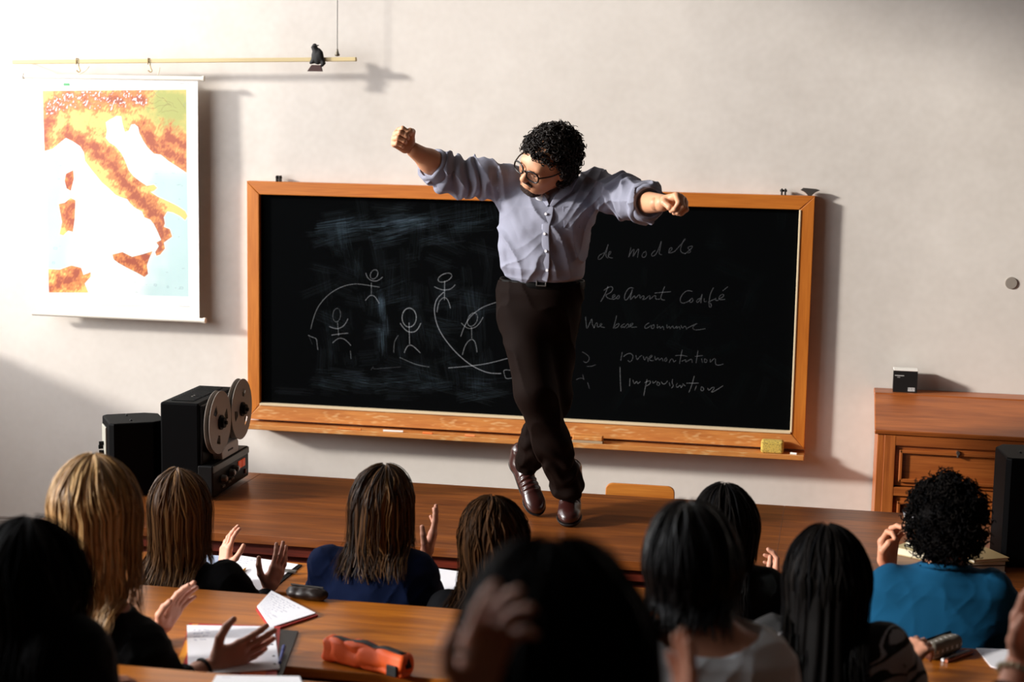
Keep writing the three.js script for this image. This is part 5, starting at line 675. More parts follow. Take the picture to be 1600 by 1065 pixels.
  { // right foot: on its toe, heel lifted, pointing towards us
    const toe = onY(886, 822, DY), dir = iv(-0.1, -0.2, 0.95); dir.y = -0.3; dir.normalize(); const up = V(0, 1, 0).addScaledVector(dir, -dir.y).normalize(); const heel = toe.clone().addScaledVector(dir, -0.29).addScaledVector(up, 0.002); heel.y = Math.max(heel.y, DY + 0.02); shoe(heel, dir, up, 1.1, 'shiny dark brown leather shoe');
    const toe2 = onY(838, 806, DY), d2 = iv(0.3, -0.5, 0.6); d2.y = -0.78; d2.normalize(); const up2 = V(0.3, 0.62, 0.75); const heel2 = toe2.clone().addScaledVector(d2, -0.27); heel2.y += 0.004; shoe(heel2, d2, up2, 1, 'shiny dark brown leather shoe with its heel kicked up');
  }
}
console.log('man ok');
// ------------------------------------------------------------------ students, seen from behind
const CLOTH = (c, extra = {}) => phys(c, 0.9, { sheen: 0.08, bumpMap: clothBump, bumpScale: 0.0004, specularIntensity: 0.3, ...extra });
function student(o) {
  const top = onZ(o.top[0], o.top[1], o.z), yaw = o.yaw || 0, f = V(Math.sin(yaw), 0, -Math.cos(yaw)), rt = V(Math.cos(yaw), 0, Math.sin(yaw)), up = V(0, 1, 0), k = o.size || 1, fl = ROWFLOOR[o.row];
  const byaw = o.bodyYaw ?? yaw, bf = V(Math.sin(byaw), 0, -Math.cos(byaw)), br = V(Math.cos(byaw), 0, Math.sin(byaw));
  const hc = top.clone().addScaledVector(up, -(0.135 + (o.hairTop || 0)) * k), pitch = o.pitch || 0, hf = f.clone().multiplyScalar(Math.cos(pitch)).addScaledVector(up, Math.sin(pitch)), hu = up.clone().multiplyScalar(Math.cos(pitch)).addScaledVector(f, -Math.sin(pitch)).addScaledVector(rt, Math.sin(o.roll || 0));
  const H = headFrame(hc, hf, hu);
  const nb = o.neck ? onZ(...o.neck) : hc.clone().addScaledVector(up, -0.185 * k).addScaledVector(bf, -0.03), sw = (o.shoulder || 0.175) * k;
  const shR = o.shR ? onZ(...o.shR) : nb.clone().addScaledVector(br, sw).addScaledVector(up, -0.055), shL = o.shL ? onZ(...o.shL) : nb.clone().addScaledVector(br, -sw).addScaledVector(up, -0.055);
  const seatY = fl + 0.44, hip = nb.clone().addScaledVector(bf, -0.03); hip.y = seatY + 0.1;
  const base = V(hip.x, fl, hip.z), t = thing('person', o.label, 'person', base);
  const arm = (sh, s, el, wr) => { const e = el ? onZ(...el) : sh.clone().addScaledVector(br, s * 0.05).addScaledVector(up, -0.24).addScaledVector(bf, 0.1), w = wr ? onZ(...wr) : e.clone().addScaledVector(bf, 0.22).addScaledVector(up, 0.03).addScaledVector(br, -s * 0.08); return [e, w]; };
  const [eR, wR] = arm(shR, 1, o.elR, o.wrR), [eL, wL] = arm(shL, -1, o.elL, o.wrL);
  const hl = hip.clone().addScaledVector(br, -0.09), hr = hip.clone().addScaledVector(br, 0.09), kl = hl.clone().addScaledVector(bf, 0.4), kr = hr.clone().addScaledVector(bf, 0.4); kl.y = kr.y = seatY + 0.07; const al = kl.clone(), ar = kr.clone(); al.y = ar.y = fl + 0.07;
  const sec = (q, y, a, b, fz = 0) => ({ c: V(lerp(hip.x, nb.x, q), y, lerp(hip.z, nb.z, q)).addScaledVector(bf, fz), a, b });
  const shY = (shR.y + shL.y) / 2, nTop = Math.max(nb.y + 0.012, shY + 0.07), H0 = hip.y, sd = k * (o.broad || 1);
  const torsoSecs = g => [sec(0, H0 - 0.08, 0.165 * sd + g, 0.12 + g), sec(0.1, H0 + 0.05, 0.155 * sd + g, 0.11 + g), sec(0.4, lerp(H0, shY, 0.45), 0.145 * sd + g, 0.105 + g), sec(0.75, lerp(H0, shY, 0.78), 0.17 * sd + g, 0.11 + g), sec(1, shY + 0.0, (sw * 0.92) + g, 0.1 + g), sec(1, lerp(shY, nTop, 0.5), sw * 0.66 + g, 0.083 + g), sec(1, nTop, 0.064 + g, 0.06 + g)];
  const skinF = join([loft(torsoSecs(-0.012), br, bf), cone(nb.clone().addScaledVector(up, -0.02), H.at(0, -0.05, -0.028), 0.054 * k, 0.05 * k), cone(shR, eR, 0.046, 0.038), cone(eR, wR, 0.038, 0.025), cone(shL, eL, 0.046, 0.038), cone(eL, wL, 0.038, 0.025), cone(hl, kl, 0.075, 0.055), cone(hr, kr, 0.075, 0.055), cone(kl, al, 0.052, 0.036), cone(kr, ar, 0.052, 0.036)], 0.03);
  const bp = [shR, shL, eR, wR, eL, wL, hip, kl, kr, al, ar, H.at(0, 0, 0), nb]; const [lo, hi] = boundsOf(bp, 0.13), geos = [meshSDF(skinF, lo, hi, 0.013)];
  const hd = headProto.clone(); hd.scale(k, k, k); frameGeo(hd, hc, H.X, H.Y, H.Z); geos.push(hd);
  for (const [s, w, e, spec] of [['R', wR, eR, o.handR], ['L', wL, eL, o.handL]]) { const d = w.clone().sub(e).normalize(); const fd = spec ? iv(...spec.dir) : d, pn = spec ? iv(...spec.palm) : V(0, -1, 0); geos.push(handGeo(s, w.clone().addScaledVector(fd, 0.01), fd, pn, { curl: spec?.curl || [0.3, 0.35, 0.35, 0.4, 0.4], thumb: spec?.thumb ?? 0.5, spread: spec?.spread ?? 0.05, size: (spec?.size || 0.93) * k, h: spec ? 0.0036 : 0.006 })); }
  part('body', merge(geos), o.skin || M.skinPale, t);
  // top
  const ln = o.sleeve ?? 0.85, wr1 = eR.clone().lerp(wR, ln), wl1 = eL.clone().lerp(wL, ln), sl = [loft(torsoSecs(0.006 + (o.loose || 0)), br, bf), cone(shR, eR, 0.062, 0.052), cone(shL, eL, 0.062, 0.052)];
  if (o.shortSleeve) { sl[1] = cone(shR, shR.clone().lerp(eR, 0.6), 0.068, 0.066); sl[2] = cone(shL, shL.clone().lerp(eL, 0.6), 0.068, 0.066); } else sl.push(cone(eR, wr1, 0.05, 0.036), cone(eL, wl1, 0.05, 0.036));
  const top0 = join(sl, 0.045), neckCut = o.neckCut ? ell(nb.clone().addScaledVector(bf, o.neckCut[3] || 0).addScaledVector(up, o.neckCut[4] || 0), o.neckCut.slice(0, 3), br, up, bf) : null, sd0 = (o.seed || 1) * 3.1;
  const topF = (x, y, z) => { const b = top0(x, y, z); if (Math.abs(b) > 0.06) return neckCut ? Math.max(b, -neckCut(x, y, z)) : b; const q = 1 - Math.abs(N3(x * 8 + y * 5 + sd0, y * 4, z * 8)) * 2.2, q2 = 1 - Math.abs(N3(x * 15 - y * 9, y * 9 + sd0, z * 14)) * 2.2; let d = (b - (o.foldAmp || 0.006) * (Math.max(0, q) ** 2 + 0.5 * Math.max(0, q2) ** 2) + 0.002) * 0.85; return neckCut ? Math.max(d, -neckCut(x, y, z)) : d; };
  const cg = meshSDF(topF, ...boundsOf([shR, shL, eR, eL, wr1, wl1, hip, nb], 0.13), 0.0095, 2);
  const tp = part(o.topName || 'sweater', cg, o.cloth, t, o.topLabel);
  if (o.collar) { const g = new THREE.TorusGeometry(0.066 * k, 0.0085, 10, 40); g.rotateX(Math.PI / 2 - 0.22); frameGeo(g, nb.clone().setY(nTop - 0.004), br, up, bf.clone().negate()); part('collar', g, o.cloth, tp); }
  const lowF = join([cone(hl, kl, 0.088, 0.066), cone(hr, kr, 0.088, 0.066), cone(kl, al, 0.062, 0.05), cone(kr, ar, 0.062, 0.05), loft([sec(0, H0 - 0.085, 0.17 * sd, 0.125), sec(0, H0 + 0.05, 0.158 * sd, 0.112)], br, bf)], 0.03);
  part('trousers', meshSDF(lowF, ...boundsOf([hl, hr, kl, kr, al, ar], 0.13), 0.016), mat('#11131a', 0.9), t);
  for (const a of [al, ar]) { const s = join([cone(V(a.x, fl + 0.04, a.z).addScaledVector(bf, -0.03), V(a.x, fl + 0.035, a.z).addScaledVector(bf, 0.14), 0.04, 0.034)], 0.01); part('shoe', meshSDF((x, y, z) => Math.max(s(x, y, z), fl + 0.002 - y), V(a.x - 0.25, fl - 0.02, a.z - 0.25), V(a.x + 0.25, fl + 0.12, a.z + 0.25), 0.012), mat('#141212', 0.6), t); }
  const hm = hairMat(o.hairRough || 0.5, { specularIntensity: o.hairSpec ?? 0.05 });
  HAIR_COLLIDE = top0; HAIR_BACK = bf.clone().negate(); const hg = o.hair(H); HAIR_COLLIDE = null; part('hair', hg, hm, t, o.hairLabel);
  return { t, H, nb, br, bf, up, wR, wL, eR, eL, shR, shL, topF };
}
function wristband(wr, el, c, r, m, parent, name = 'wristband', w = 0.006) { const d = wr.clone().sub(el).normalize(), g = new THREE.TorusGeometry(r, w, 8, 32); g.applyQuaternion(new THREE.Quaternion().setFromUnitVectors(V(0, 0, 1), d)); g.translate(c.x, c.y, c.z); return part(name, g, m, parent); }
const BLK = [[0.004, 0.0035, 0.0035], [0.006, 0.005, 0.0045], [0.003, 0.003, 0.0035]], DBR = [[0.026, 0.012, 0.005], [0.045, 0.021, 0.009], [0.016, 0.008, 0.004]], LBR = [[0.1, 0.045, 0.014], [0.17, 0.085, 0.028], [0.055, 0.024, 0.008]], BLO = [[0.42, 0.23, 0.08], [0.6, 0.38, 0.16], [0.2, 0.1, 0.03], [0.5, 0.3, 0.12], [0.28, 0.15, 0.05]];
// first row
{
  const s = student({ label: 'student with long light-brown hair in a black top, clapping at the first desk', top: [285, 738], z: 2.76, row: 0, yaw: 0.12, skin: M.skinPale, cloth: CLOTH('#08080a'), topLabel: 'black top', shL: [232, 905, 2.8], shR: [352, 905, 2.8], elR: [408, 968, 2.74], wrR: [417, 926, 2.62], elL: [316, 920, 2.6], wrL: [350, 892, 2.44], sleeve: 0.72,
    handR: { dir: [0.38, 0.9, -0.15], palm: [-0.75, 0.15, -0.6], curl: [0.25, 0.16, 0.12, 0.14, 0.2], thumb: 0.75, spread: 0.07 }, handL: { dir: [0.08, 0.98, -0.1], palm: [0.75, 0.1, -0.65], curl: [0.2, 0.25, 0.28, 0.35, 0.4], thumb: 0.55, size: 0.88 },
    hair: H => straightHair(H, { seed: 31, length: 0.27, colors: LBR, n: 420, puff: 0.004, part: 0.012, wave: 0.006, tuck: 0.004, drift: 0.008, front: 0.85 }), hairLabel: 'long light-brown hair', hairRough: 0.4, hairSpec: 0.3, seed: 2 });
  wristband(s.wR, s.eR, s.wR.clone().lerp(s.eR, 0.12), 0.031, mat('#0a0a0c', 0.5), s.t, 'bracelet', 0.0035);
}
student({ label: 'student with long brown hair in a navy blue sweater, clapping at the first desk', top: [598, 731], z: 2.76, row: 0, yaw: 0.05, cloth: CLOTH('#0b1a3c'), topLabel: 'navy blue sweater', shL: [512, 880, 2.8], shR: [650, 890, 2.8], elL: [500, 940, 2.74], elR: [668, 930, 2.66], wrR: [664, 872, 2.5], sleeve: 0.6, broad: 1.05, loose: 0.012,
  handR: { dir: [0.3, 0.93, -0.1], palm: [-0.9, 0.1, -0.1], curl: [0.3, 0.12, 0.14, 0.2, 0.3], thumb: 0.8, size: 0.95 },
  hair: H => straightHair(H, { seed: 32, length: 0.215, colors: DBR.concat(LBR), n: 440, puff: 0.006, part: -0.012, wave: 0.008, tuck: 0.0, drift: 0.012, flip: 0.006, front: 0.85 }), hairLabel: 'long straight brown hair with curled ends', hairRough: 0.4, hairSpec: 0.3, seed: 3 });
student({ label: 'student with long dark wavy hair in a dark sweater, head half hidden', top: [776, 784], z: 2.82, row: 0, yaw: 0.1, cloth: CLOTH('#0a0b10'), shL: [698, 952, 2.86], shR: [830, 950, 2.86], hair: H => straightHair(H, { seed: 33, length: 0.27, colors: DBR, n: 460, puff: 0.012, wave: 0.016, clump: 0.022, drift: 0.03, front: 0.85, neckW: 1.15 }), hairLabel: 'long dark brown wavy hair', seed: 4 });
student({ label: 'student with long straight black hair in a dark top, clapping in the first row', top: [1138, 763], z: 2.8, row: 0, yaw: 0.1, cloth: CLOTH('#06090a'), shL: [1085, 905, 2.84], shR: [1196, 918, 2.84], elR: [1212, 960, 2.7], wrR: [1190, 925, 2.5], handR: { dir: [0.5, 0.62, -0.3], palm: [-0.5, 0.6, -0.3], curl: [0.4, 0.6, 0.6, 0.7, 0.7], thumb: 0.4, size: 0.9 }, hair: H => straightHair(H, { seed: 34, length: 0.3, colors: BLK, n: 320, puff: 0.008, wave: 0.004, drift: 0.01, front: 0.85 }), hairLabel: 'long straight black hair', seed: 5 });
student({ label: 'curly black-haired student in a blue T-shirt in the first row', top: [1482, 741], z: 2.78, row: 0, yaw: 0.0, hairTop: 0.02, shoulder: 0.2, size: 1.04, broad: 1.16, loose: 0.01, skin: M.skin, cloth: CLOTH('#0a4668'), topName: 't_shirt', topLabel: 'plain blue T-shirt', shL: [1393, 915, 2.82], shR: [1548, 922, 2.82], shortSleeve: true, collar: true, foldAmp: 0.0035, elL: [1372, 930, 2.6], wrL: [1385, 893, 2.4], handL: { dir: [0.1, 0.95, -0.2], palm: [0.4, 0.1, 0.8], curl: [0.8, 0.95, 0.7, 0.6, 0.55], thumb: 0.3, size: 1 }, hair: H => curlyHair(H, { seed: 35, n: 760, puff: 0.03, fringe: 0.07, low: -0.12, curlLen: 0.03, curlR: 0.007, tube: 0.003, wild: 1.6, lump: 0.012, colors: BLK }), hairLabel: 'bushy curly black hair', seed: 6 });
console.log('row 1 ok');
// second row
{
  const s = student({ label: 'blonde student in a black top clapping at the second desk', top: [158, 724], z: 3.86, row: 1, yaw: 0.55, bodyYaw: 0.2, size: 1.0, skin: M.skinPale, cloth: CLOTH('#070709'), topLabel: 'black top', neck: [170, 958, 3.9], shL: [95, 1012, 3.95], shR: [226, 1006, 3.88], elR: [258, 1078, 3.88], wrR: [326, 1042, 3.76], elL: [190, 1040, 3.7], wrL: [246, 990, 3.55], sleeve: 0.45,
    handR: { dir: [0.86, 0.36, -0.25], palm: [-0.3, 0.3, -0.85], curl: [0.2, 0.14, 0.12, 0.14, 0.18], thumb: 0.85, spread: 0.035, size: 1.05 }, handL: { dir: [0.5, 0.82, -0.15], palm: [0.72, -0.35, 0.55], curl: [0.25, 0.2, 0.16, 0.18, 0.2], thumb: 0.5, spread: 0.03 },
    hair: H => straightHair(H, { seed: 41, length: 0.35, colors: BLO, n: 680, puff: 0.014, part: 0.014, wave: 0.007, tuck: 0.006, drift: 0.0, front: 0.8, neckW: 0.85 }), hairLabel: 'long blonde hair', hairRough: 0.4, hairSpec: 0.9, seed: 7 });
  wristband(s.wR, s.eR, s.wR.clone().lerp(s.eR, 0.1), 0.031, mat('#08080a', 0.5), s.t, 'bracelet', 0.0045);
}
student({ label: 'student with very long black hair in a black-and-grey patterned top', top: [1297, 835], z: 3.76, row: 1, yaw: 0.02, pitch: -0.25, cloth: new THREE.MeshStandardMaterial({ roughness: 0.9, map: dataTex(256, 256, (u, v) => { const n = tile(u, v, 3, 3, 5) + 0.25 * tile(u, v, 9, 9, 6), ring = Math.abs(((n * 5) % 1 + 1) % 1 - 0.5); return n > 0.02 ? (ring < 0.16 ? [24, 24, 27] : [176, 178, 184]) : [14, 14, 16]; }, true, [2.2, 2.2]) }), topName: 'patterned_top', topLabel: 'black and grey patterned top', shL: [1206, 1000, 3.8], shR: [1385, 1010, 3.78], elR: [1412, 1062, 3.72], wrR: [1410, 1040, 3.56], elL: [1205, 1065, 3.75], handR: { dir: [0.6, 0.5, -0.5], palm: [0.3, -0.5, -0.6], curl: [0.5, 0.7, 0.75, 0.8, 0.8], thumb: 0.5, size: 0.9 }, hair: H => straightHair(H, { seed: 42, length: 0.36, colors: BLK, n: 340, puff: 0.01, wave: 0.004, drift: 0.03, front: 0.85, neckW: 1.1 }), hairLabel: 'very long straight black hair', seed: 8 });
console.log('row 2 ok');
// third row
student({ label: 'student with black hair and bare neck in a pale grey wide-necked top', top: [1088, 798], z: 4.5, row: 2, yaw: 0.05, pitch: -0.12, roll: -0.05, skin: M.skin, cloth: CLOTH('#dfe3e6'), topName: 'grey_top', topLabel: 'pale grey wide-necked top', neck: [1105, 985, 4.58], shL: [1012, 1022, 4.62], shR: [1188, 1028, 4.6], neckCut: [0.115, 0.075, 0.1, -0.03, 0.03], loose: 0.01, hair: H => straightHair(H, { seed: 51, length: 0.1, colors: BLK, n: 380, puff: 0.008, wave: 0.004, tuck: 0.012, front: 0.85, neckW: 0.7 }), hairLabel: 'chin-length black hair', hairRough: 0.35, hairSpec: 0.3, seed: 9 });
student({ label: 'dark-haired student in black on the far end of the third bench', top: [58, 822], z: 4.86, row: 2, yaw: 0.1, cloth: CLOTH('#060607'), shL: [-40, 1010, 4.9], shR: [120, 1010, 4.9], elR: [140, 1150, 4.78], wrR: [95, 1190, 4.6], hair: H => straightHair(H, { seed: 52, length: 0.3, colors: BLK, n: 340, puff: 0.01, wave: 0.006, drift: 0.02, front: 0.85, neckW: 1.15 }), hairLabel: 'long black hair', seed: 10 });
// hindmost rows
{
  const s = student({ label: 'student with large head of dark hair in the hindmost row, ringed hand raised', top: [880, 852], z: 6.15, hairTop: 0.012, row: 3, yaw: 0.0, skin: M.skin, cloth: CLOTH('#060606'), elL: [640, 1290, 6.2], wrL: [728, 1118, 6.34], handL: { dir: [0.25, 0.9, -0.1], palm: [0.5, 0.1, 0.6], curl: [0.3, 0.25, 0.4, 0.5, 0.6], thumb: 0.8, spread: 0.08, size: 0.74 }, elR: [1060, 1400, 5.9], wrR: [1060, 1190, 5.72], handR: { dir: [0.12, 0.95, -0.1], palm: [-0.9, 0, 0.2], curl: [0.3, 0.12, 0.14, 0.16, 0.2], thumb: 0.7, size: 0.9 }, hair: H => straightHair(H, { seed: 61, length: 0.22, colors: BLK, n: 420, puff: 0.014, wave: 0.01, clump: 0.018, drift: 0.02, front: 0.85 }), hairLabel: 'thick dark hair', seed: 11 });
  const rg = new THREE.TorusGeometry(0.0095, 0.003, 8, 24), rp = onZ(722, 1020, 6.36); rg.rotateX(1.3); rg.translate(rp.x, rp.y, rp.z); part('ring', rg, mat('#c9cccf', 0.25, { metalness: 1 }), s.t, 'silver ring');
  wristband(s.wL, s.eL, s.wL.clone().lerp(s.eL, 0.35), 0.03, mat('#0a0a0a', 0.5), s.t, 'wristband', 0.006);
}
{
  const s = student({ label: 'person in a dark sleeve with a beaded bracelet, hand raised beside the blue T-shirt', top: [1730, 830], z: 4.9, row: 2, yaw: -0.1, cloth: CLOTH('#0a0a0c'), elL: [1558, 1160, 4.8], wrL: [1592, 1035, 4.7], handL: { dir: [0.08, 0.97, 0.1], palm: [0.7, 0, 0.7], curl: [0.3, 0.3, 0.35, 0.45, 0.5], thumb: 0.6, size: 1.0 }, sleeve: 0.55, hair: H => straightHair(H, { seed: 71, length: 0.1, colors: BLK, n: 160, puff: 0.004 }), hairLabel: 'short dark hair', seed: 12 });
  const o = [], c = s.wL.clone().lerp(s.eL, 0.12), d = s.wL.clone().sub(s.eL).normalize(), A = new THREE.Vector3().crossVectors(d, V(0, 0, 1)).normalize(), B = new THREE.Vector3().crossVectors(d, A); for (let i = 0; i < 18; i++) { const a = i / 18 * 6.2832, g = new THREE.SphereGeometry(0.0062, 10, 8); const p = c.clone().addScaledVector(A, 0.033 * Math.cos(a)).addScaledVector(B, 0.033 * Math.sin(a)); g.translate(p.x, p.y, p.z); o.push(g); } part('beaded_bracelet', merge(o), mat('#b0a080', 0.4), s.t, 'pale beaded bracelet').userData.kind = 'stuff';
}
console.log('students ok');
// ------------------------------------------------------------------ papers and pencil cases on the student desks
// flat prism over four pixel corners lying at height y (top-left, top-right, bottom-right, bottom-left)
function sheetGeo(c, y, th) {
  const q = c.map(p => onY(p[0], p[1], y + th)), pos = [], uv = [], T = q.map(p => [p.x, y + th, p.z]), Bm = q.map(p => [p.x, y, p.z]), U = [[0, 1], [1, 1], [1, 0], [0, 0]];
  const tri = (a, b, d, ua, ub, ud) => { pos.push(...a, ...b, ...d); uv.push(...ua, ...ub, ...ud); };
  tri(T[0], T[3], T[2], U[0], U[3], U[2]); tri(T[0], T[2], T[1], U[0], U[2], U[1]); tri(Bm[0], Bm[2], Bm[3], [0, 0], [0, 0], [0, 0]); tri(Bm[0], Bm[1], Bm[2], [0, 0], [0, 0], [0, 0]);
  for (let i = 0; i < 4; i++) { const j = (i + 1) % 4; tri(T[i], T[j], Bm[j], [0, 0], [0, 0], [0, 0]); tri(T[i], Bm[j], Bm[i], [0, 0], [0, 0], [0, 0]); }
  const g = new THREE.BufferGeometry(); g.setAttribute('position', new THREE.Float32BufferAttribute(pos, 3)); g.setAttribute('uv', new THREE.Float32BufferAttribute(uv, 2)); g.computeVertexNormals(); return g;
}
function notesMat(seed, { lines = 14, x1 = 0.8, y0 = 0.1, y1 = 0.95, holes = false, ink = 'rgba(60,66,110,0.75)' } = {}) {
  const cv = document.createElement('canvas'); cv.width = 256; cv.height = 256; const c = cv.getContext('2d'), r = rng(seed); c.fillStyle = '#f2f2f8'; c.fillRect(0, 0, 256, 256); c.strokeStyle = ink; c.lineWidth = 1.6;
  for (let i = 0; i < lines; i++) { const y = 256 * lerp(y0, y1, i / lines); let x = 20; while (x < 256 * x1 * (0.6 + 0.4 * r())) { const w = 8 + 22 * r(); c.beginPath(); c.moveTo(x, y); for (let k = 0; k < w; k += 3) c.lineTo(x + k, y + (r() - 0.5) * 7); c.stroke(); x += w + 7; } }
  if (holes) { c.fillStyle = '#30303a'; for (const y of [0.2, 0.45, 0.72, 0.9]) { c.beginPath(); c.arc(244, 256 * y, 4, 0, 6.3); c.fill(); } }
  const t = new THREE.CanvasTexture(cv); t.colorSpace = THREE.SRGBColorSpace; return new THREE.MeshStandardMaterial({ map: t, roughness: 0.85 });
}
const sheet = (name, c, y, th, m, label, cat, group) => single(name, sheetGeo(c, y, th), m, label, cat, group);
{
  const y1 = ROWS[0].y, y2 = ROWS[1].y, y3 = ROWS[2].y;
  // first row
  { const f = thing('clipboard', 'black clipboard with blank white sheets beside the yellow pencil', 'clipboard', onY(420, 893, y1)); part('board', sheetGeo([[378, 867], [472, 882], [420, 925], [352, 915]], y1, 0.004), M.black, f); part('sheet', sheetGeo([[374, 867], [466, 881], [412, 922], [350, 912]], y1 + 0.004, 0.0025), notesMat(3, { lines: 3, x1: 0.3, y1: 0.3 }), f); const cl = onY(452, 892, y1 + 0.01); part('clip', box(cl.x - 0.03, cl.x + 0.03, y1 + 0.005, y1 + 0.016, cl.z - 0.008, cl.z + 0.008, 0.003), M.metal, f, 'metal clip'); }
  { const a = onY(368, 904, y1 + 0.011), b = onY(386, 885, y1 + 0.011), d = b.clone().sub(a).normalize(), L = 0.15, p = thing('pencil', 'yellow pencil lying on the white sheets of the clipboard', 'pencil', a), tip = a.clone().addScaledVector(d, L), m = mat('#d8951f', 0.4); part('shaft', cyl(a, a.clone().addScaledVector(d, L - 0.02), 0.0042, 0.0042, 6), m, p); part('tip', cyl(a.clone().addScaledVector(d, L - 0.02), tip, 0.0042, 0.0006, 6), mat('#d9b486', 0.7), p); }
  sheet('paper_sheet', [[318, 866], [352, 868], [346, 886], [312, 882]], y1, 0.0015, mat('#aab6cf', 0.8), 'bluish sheet of paper on the first desk beside the light-brown hair', 'paper');
  sheet('paper_sheet', [[672, 886], [716, 892], [712, 934], [668, 930]], y1, 0.002, notesMat(4, { lines: 2, x1: 0.4, y1: 0.2 }), 'white sheet of paper between the navy sweater and the wavy hair', 'paper');
  // second row
  { const n = thing('notebook', 'notebook of handwritten notes in a red cover lying on the second desk', 'notebook', onY(455, 955, y2)); part('cover', sheetGeo([[422, 925], [497, 960], [424, 984], [400, 950]], y2, 0.006), mat('#a3140f', 0.5), n, 'red cover'); part('page', sheetGeo([[424, 922], [493, 957], [424, 979], [402, 946]], y2 + 0.006, 0.004), notesMat(5, { lines: 12, x1: 0.85 }), n); }
  { const a = onY(448, 932, y2), b = onY(512, 940, y2), X = b.clone().sub(a); const L = X.length(); X.normalize(); const Z = V(-X.z, 0, X.x); const f = (x, y, z) => { const t = clamp(x / L); const r0 = 0.024 * Math.sqrt(Math.max(0.05, 1 - Math.pow(Math.abs(t - 0.5) * 2, 4))); const k = Math.hypot((y - 0.02) / 0.9, z * 0.8); return Math.max(k - r0 - 0.003 * N3(x * 40, y * 40, z * 40), -x - 0.002, x - L, -y) * 0.8; }; const g = meshSDF(f, V(-0.02, -0.01, -0.05), V(L + 0.02, 0.06, 0.05), 0.004); const t = thing('pencil_case', 'dark brown leather pencil case behind the red notebook', 'pencil case', V(a.x, y2, a.z)); part('pouch', frameGeo(g, V(a.x, y2, a.z), X, V(0, 1, 0), Z), phys('#1a0f0b', 0.4), t); part('zip', cyl(a.clone().addScaledVector(X, 0.015).add(V(0, 0.043, 0)), b.clone().addScaledVector(X, -0.015).add(V(0, 0.043, 0)), 0.003), M.steelDark, t); }
  { const n = thing('ring_binder', 'red and black folder with white lined sheets before the blonde student', 'folder', onY(370, 1020, y2)); part('back_cover', sheetGeo([[400, 980], [466, 985], [438, 1062], [372, 1058]], y2, 0.005), phys('#0d0d10', 0.45), n, 'black plastic cover'); part('front_cover', sheetGeo([[296, 973], [438, 978], [432, 1058], [272, 1056]], y2 + 0.005, 0.004), mat('#b7170f', 0.5), n, 'bright red cover'); part('divider', sheetGeo([[300, 974], [310, 974], [282, 1046], [272, 1046]], y2 + 0.0091, 0.001), mat('#d88a18', 0.6), n, 'yellow divider tab'); part('divider', sheetGeo([[380, 1048], [417, 1046], [414, 1056], [372, 1058]], y2 + 0.0091, 0.001), mat('#df5b20', 0.6), n, 'orange divider tab'); part('sheets', sheetGeo([[292, 976], [428, 978], [437, 1044], [294, 1054]], y2 + 0.0102, 0.004), notesMat(6, { lines: 4, x1: 0.35, y0: 0.12, y1: 0.4, holes: true }), n); }
  { const a = onY(437, 1037, y2 + 0.016), b = onY(446, 1003, y2 + 0.016), p = thing('ballpoint_pen', 'blue ballpoint pen on the edge of the white lined sheets', 'pen', a), d = b.clone().sub(a).normalize(); a.y = b.y = y2 + 0.02; part('barrel', cyl(a, a.clone().addScaledVector(d, 0.1), 0.0045, 0.0045, 12), phys('#1d3f9c', 0.35), p); part('cap', cyl(a.clone().addScaledVector(d, 0.1), a.clone().addScaledVector(d, 0.14), 0.0055, 0.0052, 12), phys('#16327f', 0.35), p); }
  { // orange pencil case: soft box with dents, black zip along the top and a black tab at one end
    const a = onY(503, 1030, y2), b = onY(632, 1062, y2), X = b.clone().sub(a); const L = X.length(); X.normalize(); const Z = V(-X.z, 0, X.x), hw = 0.034, hh = 0.036, o = V(a.x, y2, a.z).addScaledVector(Z, -0.02);
    const f = (x, y, z) => { const e = 0.014, t = clamp(x / L), H2 = hh * (1 - 0.18 * Math.pow(Math.abs(t - 0.45) * 1.6, 2)), qx = Math.abs(x - L / 2) - L / 2 + e, qy = Math.abs(y - H2 - 0.001) - H2 + e, wz = hw * (1 - 0.28 * sstep(0.3, 1.1, y / (2 * hh))), qz = Math.abs(z) - wz + e; const d = Math.hypot(Math.max(qx, 0), Math.max(qy, 0), Math.max(qz, 0)) + Math.min(Math.max(qx, qy, qz), 0) - e; const cr = 1 - Math.abs(N3(x * 14, y * 22 + x * 8, z * 14 + 3)) * 2.4; return (d + 0.0055 * Math.max(0, cr) ** 2 - 0.003 * N3(x * 20, y * 20, z * 20)) * 0.75; };
    const t = thing('pencil_case', 'bright orange pencil case with a black zip on the wooden bench desk', 'pencil case', o), fr = g => frameGeo(g, o, X, V(0, 1, 0), Z);
    part('pouch', fr(meshSDF(f, V(-0.02, -0.01, -0.055), V(L + 0.02, 0.095, 0.055), 0.0035, 2)), phys('#f8621c', 0.6, { sheen: 0.2 }), t);
    const zp = []; for (let i = 0; i <= 14; i++) { const x = lerp(0.03, L + 0.004, i / 14); let y = 0.09; for (let k = 0; k < 60; k++) { if (f(x, y, 0.004) < 0.0008) break; y -= 0.0012; } zp.push(V(x, Math.max(y, 0.03), 0.004)); } zp.push(V(L + 0.006, 0.045, 0.004), V(L + 0.004, 0.03, 0.006));
    const out = newOut(); lockGeo(zp, zp.map((p, i) => i > 13 ? V(1, 0.4, 0) : V(0, 1, 0)), 0.013, 0.0025, [1, 1, 1], out, 8, 1); const zg = outGeo(out); zg.deleteAttribute('color'); part('zip', fr(zg), mat('#08080a', 0.6), t, 'black zip'); 
    part('tab', fr(box(L - 0.05, L - 0.016, 0.008, 0.038, hw - 0.004, hw + 0.004, 0.002)), mat('#08080a', 0.6), t, 'square black tab'); }
